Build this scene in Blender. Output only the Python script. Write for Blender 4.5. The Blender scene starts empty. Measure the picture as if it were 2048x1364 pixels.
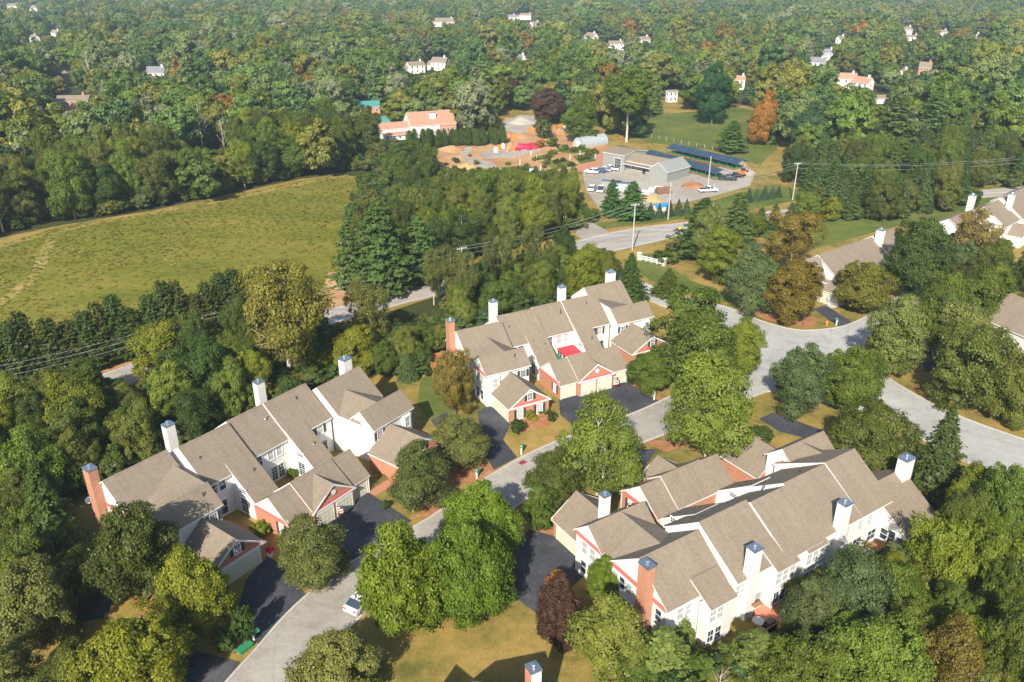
import bpy, math, random
import numpy as np
from mathutils import Vector, Matrix

# ------------------------------------------------------------------ camera, sky, sun, exposure
scene = bpy.context.scene
R = math.radians
F, CX, CY, CAM_H, PITCH = 1600.0, 1024.0, 682.0, 62.0, R(25)
cam_d = bpy.data.cameras.new('camera')
cam_d.sensor_width = 36.0
cam_d.lens = F / 2048.0 * 36.0
cam_d.clip_end = 9000
cam = bpy.data.objects.new('camera', cam_d)
cam.location = (0, 0, CAM_H)
cam.rotation_euler = (R(90) - PITCH, 0, 0)
scene.collection.objects.link(cam)
scene.camera = cam

SUN_AZ, SUN_EL = R(14.2), R(35.5)      # shadows run this far to the right of straight ahead
sun_dir = Vector((math.sin(SUN_AZ) * math.cos(SUN_EL), math.cos(SUN_AZ) * math.cos(SUN_EL), -math.sin(SUN_EL)))
world = bpy.data.worlds.new('World')
scene.world = world
world.use_nodes = True
wn = world.node_tree.nodes
wl = world.node_tree.links
for n in list(wn): wn.remove(n)
sky = wn.new('ShaderNodeTexSky'); sky.sky_type = 'NISHITA'; sky.sun_disc = False
sky.sun_elevation = SUN_EL
sky.sun_rotation = math.atan2(-sun_dir.x, -sun_dir.y)   # clockwise from +Y
bg = wn.new('ShaderNodeBackground'); bg.inputs[1].default_value = 0.115
wo = wn.new('ShaderNodeOutputWorld')
wl.new(sky.outputs[0], bg.inputs[0]); wl.new(bg.outputs[0], wo.inputs[0])
sun_l = bpy.data.lights.new('sun', 'SUN'); sun_l.energy = 5.0; sun_l.angle = R(0.5); sun_l.color = (1.0, 0.93, 0.81)
sun = bpy.data.objects.new('sun', sun_l)
sun.rotation_euler = sun_dir.to_track_quat('-Z', 'Y').to_euler()
sun.location = (-60, -120, 150)
scene.collection.objects.link(sun)
scene.view_settings.view_transform = 'Standard'
scene.view_settings.look = 'None'
scene.view_settings.exposure = 0.68
scene.view_settings.gamma = 1.0
scene.view_settings.use_curve_mapping = False
scene.cycles.max_bounces = 5
scene.cycles.diffuse_bounces = 3
scene.cycles.glossy_bounces = 2
scene.cycles.transmission_bounces = 3
scene.cycles.transparent_max_bounces = 4
scene.cycles.volume_bounces = 0
scene.cycles.caustics_reflective = False
scene.cycles.caustics_refractive = False
scene.cycles.use_denoising = True
scene.cycles.denoising_prefilter = 'ACCURATE'
scene.cycles.denoising_input_passes = 'RGB_ALBEDO_NORMAL'

C = scene.collection
rng = np.random.default_rng(7)
random.seed(7)
c_, s_ = math.cos(PITCH), math.sin(PITCH)

# ------------------------------------------------------------------ survey helpers (place names from the survey sheet -> metres)
def gp(x, y, z=0.0):
    dx, dy, dz = (x - CX) / F, c_ - s_ * (y - CY) / F, -s_ - c_ * (y - CY) / F
    t = (z - CAM_H) / dz
    return Vector((dx * t, dy * t, z))
def px(p):
    yy, zz = p[1], p[2] - CAM_H
    zc = yy * c_ - zz * s_; yc = yy * s_ + zz * c_
    return CX + F * p[0] / zc, CY - F * yc / zc, zc
def height_at(x, y, ytop):
    b = gp(x, y); lo, hi = 0.0, 60.0
    for _ in range(40):
        m = (lo + hi) / 2
        if px((b.x, b.y, m))[1] > ytop: lo = m
        else: hi = m
    return lo
def inside(poly, x, y):
    r = False; j = len(poly) - 1
    for i in range(len(poly)):
        xi, yi = poly[i][0], poly[i][1]; xj, yj = poly[j][0], poly[j][1]
        if (yi > y) != (yj > y) and x < (xj - xi) * (y - yi) / (yj - yi) + xi: r = not r
        j = i
    return r

# ------------------------------------------------------------------ materials
MATS = {}
def nodes_of(name):
    m = bpy.data.materials.new(name); m.use_nodes = True
    nt = m.node_tree; b = nt.nodes['Principled BSDF']
    MATS[name] = m
    return m, nt, b
def N(nt, t, **kw):
    n = nt.nodes.new(t)
    for k, v in kw.items():
        if isinstance(k, str) and hasattr(n, k): setattr(n, k, v)
    return n
def ramp(nt, fac, stops):
    r = nt.nodes.new('ShaderNodeValToRGB')
    el = r.color_ramp.elements
    while len(el) < len(stops): el.new(0.5)
    for e, (p, c) in zip(el, stops): e.position = p; e.color = (*c, 1)
    nt.links.new(fac, r.inputs[0]); return r
def noise(nt, scale, detail=4, vec=None, rough=0.6):
    n = nt.nodes.new('ShaderNodeTexNoise'); n.inputs['Scale'].default_value = scale; n.inputs['Detail'].default_value = detail
    n.inputs['Roughness'].default_value = rough
    if vec is not None: nt.links.new(vec, n.inputs['Vector'])
    return n
def geo_pos(nt):
    return nt.nodes.new('ShaderNodeNewGeometry').outputs['Position']
def mixc(nt, fac, a, b, mode='MIX'):
    m = nt.nodes.new('ShaderNodeMix'); m.data_type = 'RGBA'; m.blend_type = mode
    for sock, val in ((m.inputs[0], fac), (m.inputs[6], a), (m.inputs[7], b)):
        if hasattr(val, 'links') or hasattr(val, 'is_output'): nt.links.new(val, sock)
        elif isinstance(val, (int, float)): sock.default_value = val
        else: sock.default_value = (*val, 1)
    return m.outputs[2]
def bump(nt, h, b, strength=0.3, dist=0.05):
    n = nt.nodes.new('ShaderNodeBump'); n.inputs['Strength'].default_value = strength; n.inputs['Distance'].default_value = dist
    nt.links.new(h, n.inputs['Height']); nt.links.new(n.outputs[0], b.inputs['Normal'])
def plain(name, col, rough=0.7, metal=0.0, var=0.15, scale=1.5, spec=None):
    m, nt, b = nodes_of(name)
    n = noise(nt, scale, 5, geo_pos(nt))
    c = mixc(nt, n.outputs[0], tuple(x * (1 - var) for x in col), tuple(min(1, x * (1 + var)) for x in col))
    nt.links.new(c, b.inputs['Base Color'])
    b.inputs['Roughness'].default_value = rough; b.inputs['Metallic'].default_value = metal
    if spec is not None: b.inputs['Specular IOR Level'].default_value = spec
    return m

def mat_shingle(name, ca, cb):
    m, nt, b = nodes_of(name)
    uv = nt.nodes.new('ShaderNodeUVMap')
    br = nt.nodes.new('ShaderNodeTexBrick')
    br.inputs['Scale'].default_value = 1.0
    br.inputs['Brick Width'].default_value = 0.45; br.inputs['Row Height'].default_value = 0.20
    br.inputs['Mortar Size'].default_value = 0.022; br.inputs['Mortar Smooth'].default_value = 0.3
    br.inputs['Color1'].default_value = (*ca, 1); br.inputs['Color2'].default_value = (*cb, 1)
    br.inputs['Mortar'].default_value = (*[x * 0.82 for x in ca], 1)
    nt.links.new(uv.outputs[0], br.inputs['Vector'])
    pos = geo_pos(nt)
    big = noise(nt, 0.35, 5, pos); fine = noise(nt, 5.0, 3, pos)
    c = mixc(nt, big.outputs[0], (0.86, 0.85, 0.84), (1.10, 1.09, 1.08))
    mp = nt.nodes.new('ShaderNodeMapping'); mp.inputs['Scale'].default_value = (1.6, .12, 1); nt.links.new(uv.outputs[0], mp.inputs['Vector'])
    sk = ramp(nt, noise(nt, 1.0, 5, mp.outputs[0], .7).outputs[0], [(0.30, (0.84, 0.83, 0.82)), (0.55, (1, 1, 1)), (0.8, (1.05, 1.05, 1.05))])
    c2 = mixc(nt, 1.0, br.outputs[0], c, 'MULTIPLY'); c2 = mixc(nt, .8, c2, sk.outputs[0], 'MULTIPLY')
    f2 = ramp(nt, fine.outputs[0], [(0.3, (0.86, 0.86, 0.86)), (0.7, (1.06, 1.06, 1.06))])
    c3 = mixc(nt, 1.0, c2, f2.outputs[0], 'MULTIPLY')
    nt.links.new(c3, b.inputs['Base Color']); b.inputs['Roughness'].default_value = 0.95
    b.inputs['Specular IOR Level'].default_value = 0.15
    bump(nt, br.outputs['Fac'], b, 0.35, -0.02)
    return m
def mat_siding(name, col):
    m, nt, b = nodes_of(name)
    uv = nt.nodes.new('ShaderNodeUVMap')
    w = nt.nodes.new('ShaderNodeTexWave'); w.wave_type = 'BANDS'; w.bands_direction = 'Y'; w.wave_profile = 'SAW'
    w.inputs['Scale'].default_value = 0.314 / 0.2 * 1.0
    nt.links.new(uv.outputs[0], w.inputs['Vector'])
    n = noise(nt, 0.8, 5, geo_pos(nt))
    c = mixc(nt, n.outputs[0], tuple(x * 0.93 for x in col), tuple(min(.88, x * 1.04) for x in col))
    lines = ramp(nt, w.outputs[0], [(0.0, (0.80, 0.80, 0.80)), (0.12, (1, 1, 1)), (1.0, (1, 1, 1))])
    c = mixc(nt, 1.0, c, lines.outputs[0], 'MULTIPLY')
    nt.links.new(c, b.inputs['Base Color']); b.inputs['Roughness'].default_value = 0.55
    bump(nt, w.outputs[0], b, 0.25, 0.02)
    return m
def mat_brick(name):
    m, nt, b = nodes_of(name)
    uv = nt.nodes.new('ShaderNodeUVMap')
    br = nt.nodes.new('ShaderNodeTexBrick'); br.inputs['Scale'].default_value = 1.0
    br.inputs['Brick Width'].default_value = 0.22; br.inputs['Row Height'].default_value = 0.075; br.inputs['Mortar Size'].default_value = 0.009
    br.inputs['Color1'].default_value = (0.50, 0.185, 0.085, 1); br.inputs['Color2'].default_value = (0.40, 0.135, 0.065, 1)
    br.inputs['Mortar'].default_value = (0.46, 0.34, 0.26, 1)
    nt.links.new(uv.outputs[0], br.inputs['Vector'])
    n = noise(nt, 1.3, 6, geo_pos(nt))
    c = mixc(nt, n.outputs[0], (0.78, 0.78, 0.78), (1.2, 1.2, 1.2))
    c = mixc(nt, 1.0, br.outputs[0], c, 'MULTIPLY')
    nt.links.new(c, b.inputs['Base Color']); b.inputs['Roughness'].default_value = 0.85
    bump(nt, br.outputs['Fac'], b, 0.3, -0.01)
    return m
def mat_ground(name, cols, s1=0.06, s2=0.9, rough=0.95, fine=6.0, stretch=None, crack=None):
    """cols: dark .. light list mixed by two scales of noise"""
    m, nt, b = nodes_of(name)
    pos = geo_pos(nt)
    if stretch:
        mp = nt.nodes.new('ShaderNodeMapping'); mp.inputs['Rotation'].default_value = (0, 0, stretch[0]); mp.inputs['Scale'].default_value = (1, stretch[1], 1)
        nt.links.new(pos, mp.inputs['Vector']); pos2 = mp.outputs[0]
    else: pos2 = pos
    a = noise(nt, s1, 6, pos2, 0.62); d = noise(nt, s2, 5, pos2, 0.65); f = noise(nt, fine, 3, pos)
    ad = nt.nodes.new('ShaderNodeMath'); ad.operation = 'ADD'
    ml = nt.nodes.new('ShaderNodeMath'); ml.operation = 'MULTIPLY_ADD'; ml.inputs[1].default_value = 0.55; ml.inputs[2].default_value = -0.275
    nt.links.new(d.outputs[0], ml.inputs[0]); nt.links.new(a.outputs[0], ad.inputs[0]); nt.links.new(ml.outputs[0], ad.inputs[1])
    k = len(cols)
    r = ramp(nt, ad.outputs[0], [(0.30 + 0.42 * i / (k - 1), c) for i, c in enumerate(cols)])
    fr = ramp(nt, f.outputs[0], [(0.25, (0.74, 0.74, 0.74)), (0.75, (1.2, 1.2, 1.2))])
    c = mixc(nt, 1.0, r.outputs[0], fr.outputs[0], 'MULTIPLY')
    if crack:
        vo = nt.nodes.new('ShaderNodeTexVoronoi'); vo.feature = 'DISTANCE_TO_EDGE'; vo.inputs['Scale'].default_value = crack
        wv = nt.nodes.new('ShaderNodeVectorMath'); wv.operation = 'MULTIPLY_ADD'; wv.inputs[1].default_value = (1.6, 1.6, 1.6)
        nt.links.new(d.outputs[1], wv.inputs[0]); nt.links.new(pos, wv.inputs[2]); nt.links.new(wv.outputs[0], vo.inputs['Vector'])
        cr = ramp(nt, vo.outputs['Distance'], [(0.0, (0.80, 0.79, 0.78)), (0.006, (0.92, 0.92, 0.91)), (0.016, (1, 1, 1))])
        st = ramp(nt, noise(nt, 0.23, 7, pos, 0.75).outputs[0], [(0.30, (0.78, 0.77, 0.76)), (0.45, (0.97, 0.97, 0.97)), (0.62, (1.06, 1.06, 1.05))])
        c = mixc(nt, 0.8, c, cr.outputs[0], 'MULTIPLY'); c = mixc(nt, 1.0, c, st.outputs[0], 'MULTIPLY')
    nt.links.new(c, b.inputs['Base Color']); b.inputs['Roughness'].default_value = rough
    b.inputs['Specular IOR Level'].default_value = 0.1
    bump(nt, d.outputs[0], b, 0.5, 0.15)
    return m
def mat_leaf(name, instancer=False, trans=0.33):
    m = bpy.data.materials.new(name); m.use_nodes = True; MATS[name] = m
    nt = m.node_tree
    for n in list(nt.nodes): nt.nodes.remove(n)
    out = nt.nodes.new('ShaderNodeOutputMaterial')
    if instancer:
        at = nt.nodes.new('ShaderNodeAttribute'); at.attribute_type = 'INSTANCER'; at.attribute_name = 'tint'; col = at.outputs['Color']
    else:
        oi = nt.nodes.new('ShaderNodeObjectInfo'); col = oi.outputs['Color']
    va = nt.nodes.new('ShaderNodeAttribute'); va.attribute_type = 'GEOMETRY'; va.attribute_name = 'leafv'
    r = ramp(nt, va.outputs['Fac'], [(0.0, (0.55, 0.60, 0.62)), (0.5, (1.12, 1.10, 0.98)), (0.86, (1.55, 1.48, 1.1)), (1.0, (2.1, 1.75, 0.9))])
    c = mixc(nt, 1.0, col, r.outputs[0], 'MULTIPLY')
    d = nt.nodes.new('ShaderNodeBsdfDiffuse'); t = nt.nodes.new('ShaderNodeBsdfTranslucent')
    g = nt.nodes.new('ShaderNodeBsdfGlossy'); g.inputs['Roughness'].default_value = 0.45; g.inputs['Color'].default_value = (0.9, 0.92, 0.9, 1)
    nt.links.new(c, d.inputs['Color'])
    c2 = mixc(nt, 1.0, c, (1.25, 1.25, 0.6), 'MULTIPLY'); nt.links.new(c2, t.inputs['Color'])
    mx = nt.nodes.new('ShaderNodeMixShader'); mx.inputs[0].default_value = trans
    nt.links.new(d.outputs[0], mx.inputs[1]); nt.links.new(t.outputs[0], mx.inputs[2])
    mg = nt.nodes.new('ShaderNodeMixShader'); mg.inputs[0].default_value = 0.012
    nt.links.new(mx.outputs[0], mg.inputs[1]); nt.links.new(g.outputs[0], mg.inputs[2])
    nt.links.new(mg.outputs[0], out.inputs[0])
    return m

mat_shingle('shingle', (0.245, 0.200, 0.148), (0.275, 0.228, 0.172))
mat_shingle('shingle_rose', (0.44, 0.235, 0.165), (0.50, 0.29, 0.205))
mat_shingle('shingle_slate', (0.20, 0.21, 0.24), (0.26, 0.27, 0.30))
mat_siding('siding', (0.72, 0.705, 0.665))
mat_siding('siding_grey', (0.27, 0.275, 0.255))
plain('trim', (0.74, 0.735, 0.715), 0.5, var=0.05)
mat_brick('brick')
plain('rose_band', (0.60, 0.16, 0.13), 0.6, var=0.2)
plain('glass', (0.035, 0.05, 0.075), 0.06, var=0.3, spec=0.8)
plain('blind', (0.40, 0.41, 0.39), 0.35, var=0.12)
plain('shutter', (0.055, 0.052, 0.045), 0.5)
plain('garage_cream', (0.60, 0.595, 0.47), 0.5, var=0.06)
plain('metal', (0.55, 0.58, 0.62), 0.3, metal=0.9, var=0.1)
plain('dark_metal', (0.05, 0.05, 0.055), 0.45)
plain('black_rubber', (0.02, 0.02, 0.02), 0.8)
plain('wood_deck', (0.33, 0.15, 0.06), 0.75, var=0.25, scale=3)
plain('pole_wood', (0.45, 0.41, 0.36), 0.85, var=0.2, scale=2)
plain('red_fabric', (0.62, 0.035, 0.055), 0.7, var=0.1)
plain('green_fabric', (0.015, 0.20, 0.13), 0.7, var=0.1)
plain('white_paint', (0.82, 0.82, 0.81), 0.3, var=0.04)
plain('blue_paint', (0.03, 0.07, 0.20), 0.25, var=0.1)
plain('black_paint', (0.02, 0.02, 0.024), 0.25, var=0.1)
plain('silver_paint', (0.42, 0.44, 0.46), 0.25, var=0.1)
plain('orange_paint', (0.75, 0.22, 0.03), 0.5, var=0.15)
plain('yellow_paint', (0.75, 0.40, 0.03), 0.5, var=0.1)
plain('red_paint', (0.55, 0.04, 0.03), 0.5, var=0.2)
plain('green_plastic', (0.03, 0.22, 0.10), 0.5, var=0.1)
plain('tail_light', (0.40, 0.01, 0.01), 0.2)
plain('poly_film', (0.36, 0.39, 0.41), 0.35, var=0.06)
plain('shade_cloth', (0.025, 0.05, 0.085), 0.6, var=0.35, scale=0.6)
plain('teal_roof', (0.06, 0.22, 0.20), 0.5, var=0.12)
plain('terracotta', (0.58, 0.22, 0.13), 0.8, var=0.2, scale=2)
plain('magenta_wrap', (0.55, 0.02, 0.07), 0.45, var=0.35, scale=1.2)
plain('blue_tarp', (0.03, 0.22, 0.50), 0.4, var=0.15)
plain('straw', (0.46, 0.30, 0.12), 0.95, var=0.3, scale=3)
plain('log_bark', (0.20, 0.11, 0.055), 0.9, var=0.3, scale=4)
mat_ground('asphalt_dark', [(0.045, 0.047, 0.058), (0.062, 0.064, 0.075), (0.105, 0.103, 0.105)], 0.15, 2.0, 0.85, 14, crack=0.2)
mat_ground('lane_grey', [(0.29, 0.262, 0.222), (0.345, 0.318, 0.275), (0.40, 0.372, 0.33)], 0.07, 0.8, 0.9, 12, crack=0.11)
mat_ground('estate_grey', [(0.34, 0.332, 0.31), (0.39, 0.382, 0.36), (0.44, 0.432, 0.41)], 0.07, 0.7, 0.9, 12, crack=0.09)
mat_ground('road_grey', [(0.28, 0.265, 0.24), (0.37, 0.35, 0.32), (0.46, 0.435, 0.39)], 0.05, 0.5, 0.9, 9, (R(-62), 7.0))
mat_ground('concrete', [(0.42, 0.39, 0.34), (0.52, 0.49, 0.44)], 0.3, 2.5, 0.9, 12)
mat_ground('lawn', [(0.11, 0.108, 0.026), (0.21, 0.168, 0.045), (0.31, 0.212, 0.06), (0.37, 0.24, 0.08)], 0.08, 0.55, 0.95, 5)
mat_ground('lawn_green', [(0.065, 0.10, 0.02), (0.11, 0.14, 0.03), (0.18, 0.17, 0.05)], 0.05, 0.6, 0.95, 5)
mat_ground('meadow_grass', [(0.095, 0.11, 0.014), (0.142, 0.15, 0.019), (0.185, 0.17, 0.028), (0.25, 0.185, 0.046)], 0.03, 0.30, 0.95, 1.6, (R(28), 3.0))
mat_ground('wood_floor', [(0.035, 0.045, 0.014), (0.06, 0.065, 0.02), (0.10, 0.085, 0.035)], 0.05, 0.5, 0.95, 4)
mat_ground('bare_soil', [(0.33, 0.17, 0.075), (0.43, 0.25, 0.12), (0.52, 0.35, 0.20)], 0.07, 0.6, 0.95, 5)
mat_ground('mulch', [(0.26, 0.11, 0.05), (0.36, 0.17, 0.08), (0.44, 0.24, 0.12)], 0.25, 1.5, 0.95, 8)
mat_ground('gravel', [(0.28, 0.25, 0.205), (0.36, 0.325, 0.275), (0.44, 0.40, 0.345)], 0.06, 0.6, 0.95, 6)
mat_ground('track_grass', [(0.19, 0.18, 0.035), (0.28, 0.22, 0.065), (0.38, 0.27, 0.11)], 0.09, 0.5, 0.95, 3)
plain('brick_paver', (0.42, 0.19, 0.11), 0.9, var=0.25, scale=3)
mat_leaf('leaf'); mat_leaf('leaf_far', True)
plain('bark', (0.14, 0.105, 0.075), 0.9, var=0.35, scale=4)
plain('bark_pale', (0.46, 0.40, 0.33), 0.85, var=0.3, scale=3)
plain('flower_red', (0.62, 0.01, 0.03), 0.6, var=0.2)

# ------------------------------------------------------------------ mesh helpers
def uv_of(me):
    nv = len(me.vertices); nl = len(me.loops); npol = len(me.polygons)
    if npol == 0: return
    co = np.empty(nv * 3); me.vertices.foreach_get('co', co); co = co.reshape(-1, 3)
    li = np.empty(nl, dtype=np.int32); me.loops.foreach_get('vertex_index', li)
    nr = np.empty(npol * 3); me.polygons.foreach_get('normal', nr); nr = nr.reshape(-1, 3)
    tot = np.empty(npol, dtype=np.int32); me.polygons.foreach_get('loop_total', tot)
    n = np.repeat(nr, tot, axis=0)
    t = np.stack([-n[:, 1], n[:, 0], np.zeros(len(n))], 1)
    ln = np.linalg.norm(t, axis=1); flat = ln < 1e-3
    t[flat] = (1, 0, 0); ln[flat] = 1
    t /= ln[:, None]; b = np.cross(n, t)
    p = co[li]
    uv = np.stack([(p * t).sum(1), (p * b).sum(1)], 1)
    me.uv_layers.new(name='uv').data.foreach_set('uv', uv.ravel())
class MB:
    def __init__(s): s.v = []; s.f = []; s.m = []
    def poly(s, pts, m=0):
        k = len(s.v); s.v += [tuple(p) for p in pts]; s.f.append(tuple(range(k, k + len(pts)))); s.m.append(m); return s
    def box(s, x0, x1, y0, y1, z0, z1, m=0):
        k = len(s.v)
        s.v += [(x0, y0, z0), (x1, y0, z0), (x1, y1, z0), (x0, y1, z0), (x0, y0, z1), (x1, y0, z1), (x1, y1, z1), (x0, y1, z1)]
        for q in ((0, 3, 2, 1), (4, 5, 6, 7), (0, 1, 5, 4), (1, 2, 6, 5), (2, 3, 7, 6), (3, 0, 4, 7)):
            s.f.append(tuple(k + i for i in q)); s.m.append(m)
        return s
    def slab(s, top, d, mt=0, ms=1):
        """polygon `top`, thickened along vector d"""
        n = len(top); k = len(s.v); d = Vector(d)
        s.v += [tuple(p) for p in top] + [tuple(Vector(p) + d) for p in top]
        s.f.append(tuple(range(k, k + n))); s.m.append(mt)
        s.f.append(tuple(range(k + 2 * n - 1, k + n - 1, -1))); s.m.append(ms)
        for i in range(n):
            j = (i + 1) % n
            s.f.append((k + i, k + n + i, k + n + j, k + j)); s.m.append(ms)
        return s
    def tube(s, p0, p1, r0, r1, n=6, m=0, cap=True):
        p0, p1 = Vector(p0), Vector(p1); ax = (p1 - p0)
        if ax.length < 1e-6: return s
        ax.normalize(); a = ax.orthogonal().normalized(); b = ax.cross(a); k = len(s.v)
        for i in range(n):
            w = a * math.cos(2 * math.pi * i / n) + b * math.sin(2 * math.pi * i / n)
            s.v.append(tuple(p0 + w * r0)); s.v.append(tuple(p1 + w * r1))
        for i in range(n):
            j = (i + 1) % n; s.f.append((k + 2 * i, k + 2 * j, k + 2 * j + 1, k + 2 * i + 1)); s.m.append(m)
        if cap:
            s.f.append(tuple(k + 2 * i + 1 for i in range(n))); s.m.append(m)
            s.f.append(tuple(k + 2 * i for i in reversed(range(n)))); s.m.append(m)
        return s
    def extrude_xz(s, prof, y0, y1, m=0):
        return s.slab([(x, y0, z) for x, z in prof], (0, y1 - y0, 0), m, m)
    def mesh(s, name, mats, smooth=False):
        me = bpy.data.meshes.new(name); me.from_pydata(s.v, [], s.f)
        for mm in (mats if isinstance(mats, (list, tuple)) else [mats]): me.materials.append(MATS[mm])
        if len(me.materials) > 1: me.polygons.foreach_set('material_index', s.m)
        if smooth: me.polygons.foreach_set('use_smooth', [True] * len(me.polygons))
        me.update(); uv_of(me); return me
    def build(s, name, mats, parent=None, loc=None, rot=0, smooth=False):
        return link(name, s.mesh(name, mats, smooth), parent, loc, rot)
def link(name, me, parent=None, loc=None, rot=0):
    o = bpy.data.objects.new(name, me); C.objects.link(o); o.parent = parent
    if loc is not None: o.location = loc
    if rot: o.rotation_euler = (0, 0, rot)
    return o
def tag(o, label=None, cat=None, group=None, kind=None):
    if label: o['label'] = label
    if cat: o['category'] = cat
    if group: o['group'] = group
    if kind: o['kind'] = kind
    return o
def empty(name, loc, rot=0, label=None, cat=None, group=None):
    o = bpy.data.objects.new(name, None); C.objects.link(o); o.location = loc; o.rotation_euler = (0, 0, rot)
    o.empty_display_size = 0.5
    return tag(o, label, cat, group)
# ------------------------------------------------------------------ the setting: ground, fields, roads
def sheet(name, pts, mat, z, kind='structure', pix=True):
    mb = MB(); w = [gp(*p) if pix else Vector((p[0], p[1], 0)) for p in pts]
    a = sum(w[i].x * w[(i + 1) % len(w)].y - w[(i + 1) % len(w)].x * w[i].y for i in range(len(w)))
    if a < 0: w.reverse()
    mb.poly([(p.x, p.y, z) for p in w])
    return tag(mb.build(name, mat), kind=kind)
def smooth_line(pts, n=6):
    P = [Vector((p[0], p[1])) for p in pts]; out = []
    for i in range(len(P) - 1):
        p0 = P[max(i - 1, 0)]; p1 = P[i]; p2 = P[i + 1]; p3 = P[min(i + 2, len(P) - 1)]
        for k in range(n):
            t = k / n
            out.append(0.5 * ((2 * p1) + (p2 - p0) * t + (2 * p0 - 5 * p1 + 4 * p2 - p3) * t * t + (3 * p1 - p0 - 3 * p2 + p3) * t ** 3))
    out.append(P[-1]); return out
def offset(line, d):
    out = []
    for i, p in enumerate(line):
        t = (line[min(i + 1, len(line) - 1)] - line[max(i - 1, 0)]).normalized()
        dd = d[i] if isinstance(d, list) else d
        out.append(p + Vector((t.y, -t.x)) * dd)
    return out
def strip(name, a, b, mat, z, kind='structure'):
    mb = MB()
    for i in range(len(a) - 1):
        mb.poly([(a[i].x, a[i].y, z), (b[i].x, b[i].y, z), (b[i + 1].x, b[i + 1].y, z), (a[i + 1].x, a[i + 1].y, z)])
    return tag(mb.build(name, mat), kind=kind)
def kerb(name, line, w=0.28, h=0.16):
    a = offset(line, -w / 2); b = offset(line, w / 2); mb = MB()
    for i in range(len(line) - 1):
        mb.slab([(a[i].x, a[i].y, h), (b[i].x, b[i].y, h), (b[i + 1].x, b[i + 1].y, h), (a[i + 1].x, a[i + 1].y, h)], (0, 0, -h - 0.05), 0, 0)
    return tag(mb.build(name, 'concrete'), kind='structure')

sheet('ground', [(-3000, -400), (3000, -400), (3000, 6000), (-3000, 6000)], 'lawn', 0, pix=False)
# woodland floor sheets (under the dense wood)
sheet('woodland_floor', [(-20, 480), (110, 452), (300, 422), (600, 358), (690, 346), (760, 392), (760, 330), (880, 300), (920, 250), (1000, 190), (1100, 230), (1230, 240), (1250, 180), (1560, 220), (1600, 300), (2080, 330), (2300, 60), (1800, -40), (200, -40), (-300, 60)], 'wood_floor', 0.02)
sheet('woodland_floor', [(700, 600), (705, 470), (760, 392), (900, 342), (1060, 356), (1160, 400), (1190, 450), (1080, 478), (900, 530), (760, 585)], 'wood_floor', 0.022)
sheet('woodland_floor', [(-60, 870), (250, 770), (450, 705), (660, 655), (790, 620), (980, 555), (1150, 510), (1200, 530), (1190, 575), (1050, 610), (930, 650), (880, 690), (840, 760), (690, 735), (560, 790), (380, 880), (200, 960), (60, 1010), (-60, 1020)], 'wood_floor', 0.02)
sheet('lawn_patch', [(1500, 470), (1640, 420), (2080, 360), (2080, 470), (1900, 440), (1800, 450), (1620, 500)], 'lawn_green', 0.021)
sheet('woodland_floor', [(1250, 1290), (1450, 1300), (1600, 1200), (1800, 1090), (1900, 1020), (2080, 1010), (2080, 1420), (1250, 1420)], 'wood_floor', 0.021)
MEADOW = [(-20, 495), (110, 457), (200, 442), (300, 427), (450, 397), (600, 362), (690, 350), (735, 362), (765, 395), (770, 425), (735, 450), (705, 480), (692, 560), (655, 610), (560, 632), (480, 648), (380, 682), (250, 718), (100, 755), (-20, 790)]
sheet('meadow', MEADOW, 'meadow_grass', 0.03)
tr = smooth_line([gp(*p) for p in [(-20, 500), (90, 470), (200, 446), (320, 425), (450, 401), (600, 369), (690, 354), (740, 372)]])
strip('mown_track', offset(tr, 1.1), offset(tr, -1.9), 'track_grass', 0.045)
tr = smooth_line([gp(*p) for p in [(105, 474), (98, 490), (85, 520), (70, 550), (30, 585), (-10, 612)]])
strip('mown_track', offset(tr, 1.3), offset(tr, -1.3), 'track_grass', 0.05)
sheet('bare_patch', [(655, 545), (690, 540), (700, 600), (672, 632), (640, 622)], 'bare_soil', 0.046)
sheet('lawn_clearing', [(1262, 240), (1330, 228), (1480, 215), (1530, 225), (1560, 290), (1520, 330), (1480, 318), (1420, 300), (1300, 285), (1258, 268)], 'lawn_green', 0.04)
sheet('lawn_clearing', [(815, 195), (870, 186), (960, 180), (975, 205), (900, 216), (840, 222)], 'lawn_green', 0.04)
sheet('lawn_clearing', [(1480, 385), (1555, 372), (1600, 380), (1620, 395), (1500, 420), (1300, 446), (1180, 462), (1155, 452), (1330, 430)], 'lawn_green', 0.04)
# nursery ground
sheet('bare_ground', [(870, 300), (960, 286), (1000, 262), (1010, 236), (1075, 232), (1130, 262), (1220, 292), (1285, 305), (1230, 332), (1150, 345), (1090, 352), (1000, 358), (930, 350), (880, 330)], 'bare_soil', 0.05)
sheet('gravel_yard', [(1165, 345), (1200, 322), (1260, 340), (1330, 352), (1420, 340), (1485, 322), (1510, 345), (1500, 372), (1430, 392), (1385, 402), (1280, 420), (1200, 420), (1172, 380)], 'gravel', 0.06)
sheet('gravel_yard', [(1005, 245), (1040, 230), (1075, 232), (1080, 255), (1040, 268), (1012, 262)], 'gravel', 0.06)
sheet('gravel_path', [(915, 302), (940, 292), (945, 300), (930, 312), (985, 325), (1010, 348), (985, 350), (940, 330)], 'gravel', 0.06)
sheet('gravel_path', [(955, 308), (1000, 298), (1075, 290), (1082, 302), (1030, 315), (970, 318)], 'gravel', 0.062)
sheet('paved_path', [(1150, 335), (1190, 305), (1206, 302), (1204, 330), (1165, 345)], 'brick_paver', 0.064)
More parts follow.
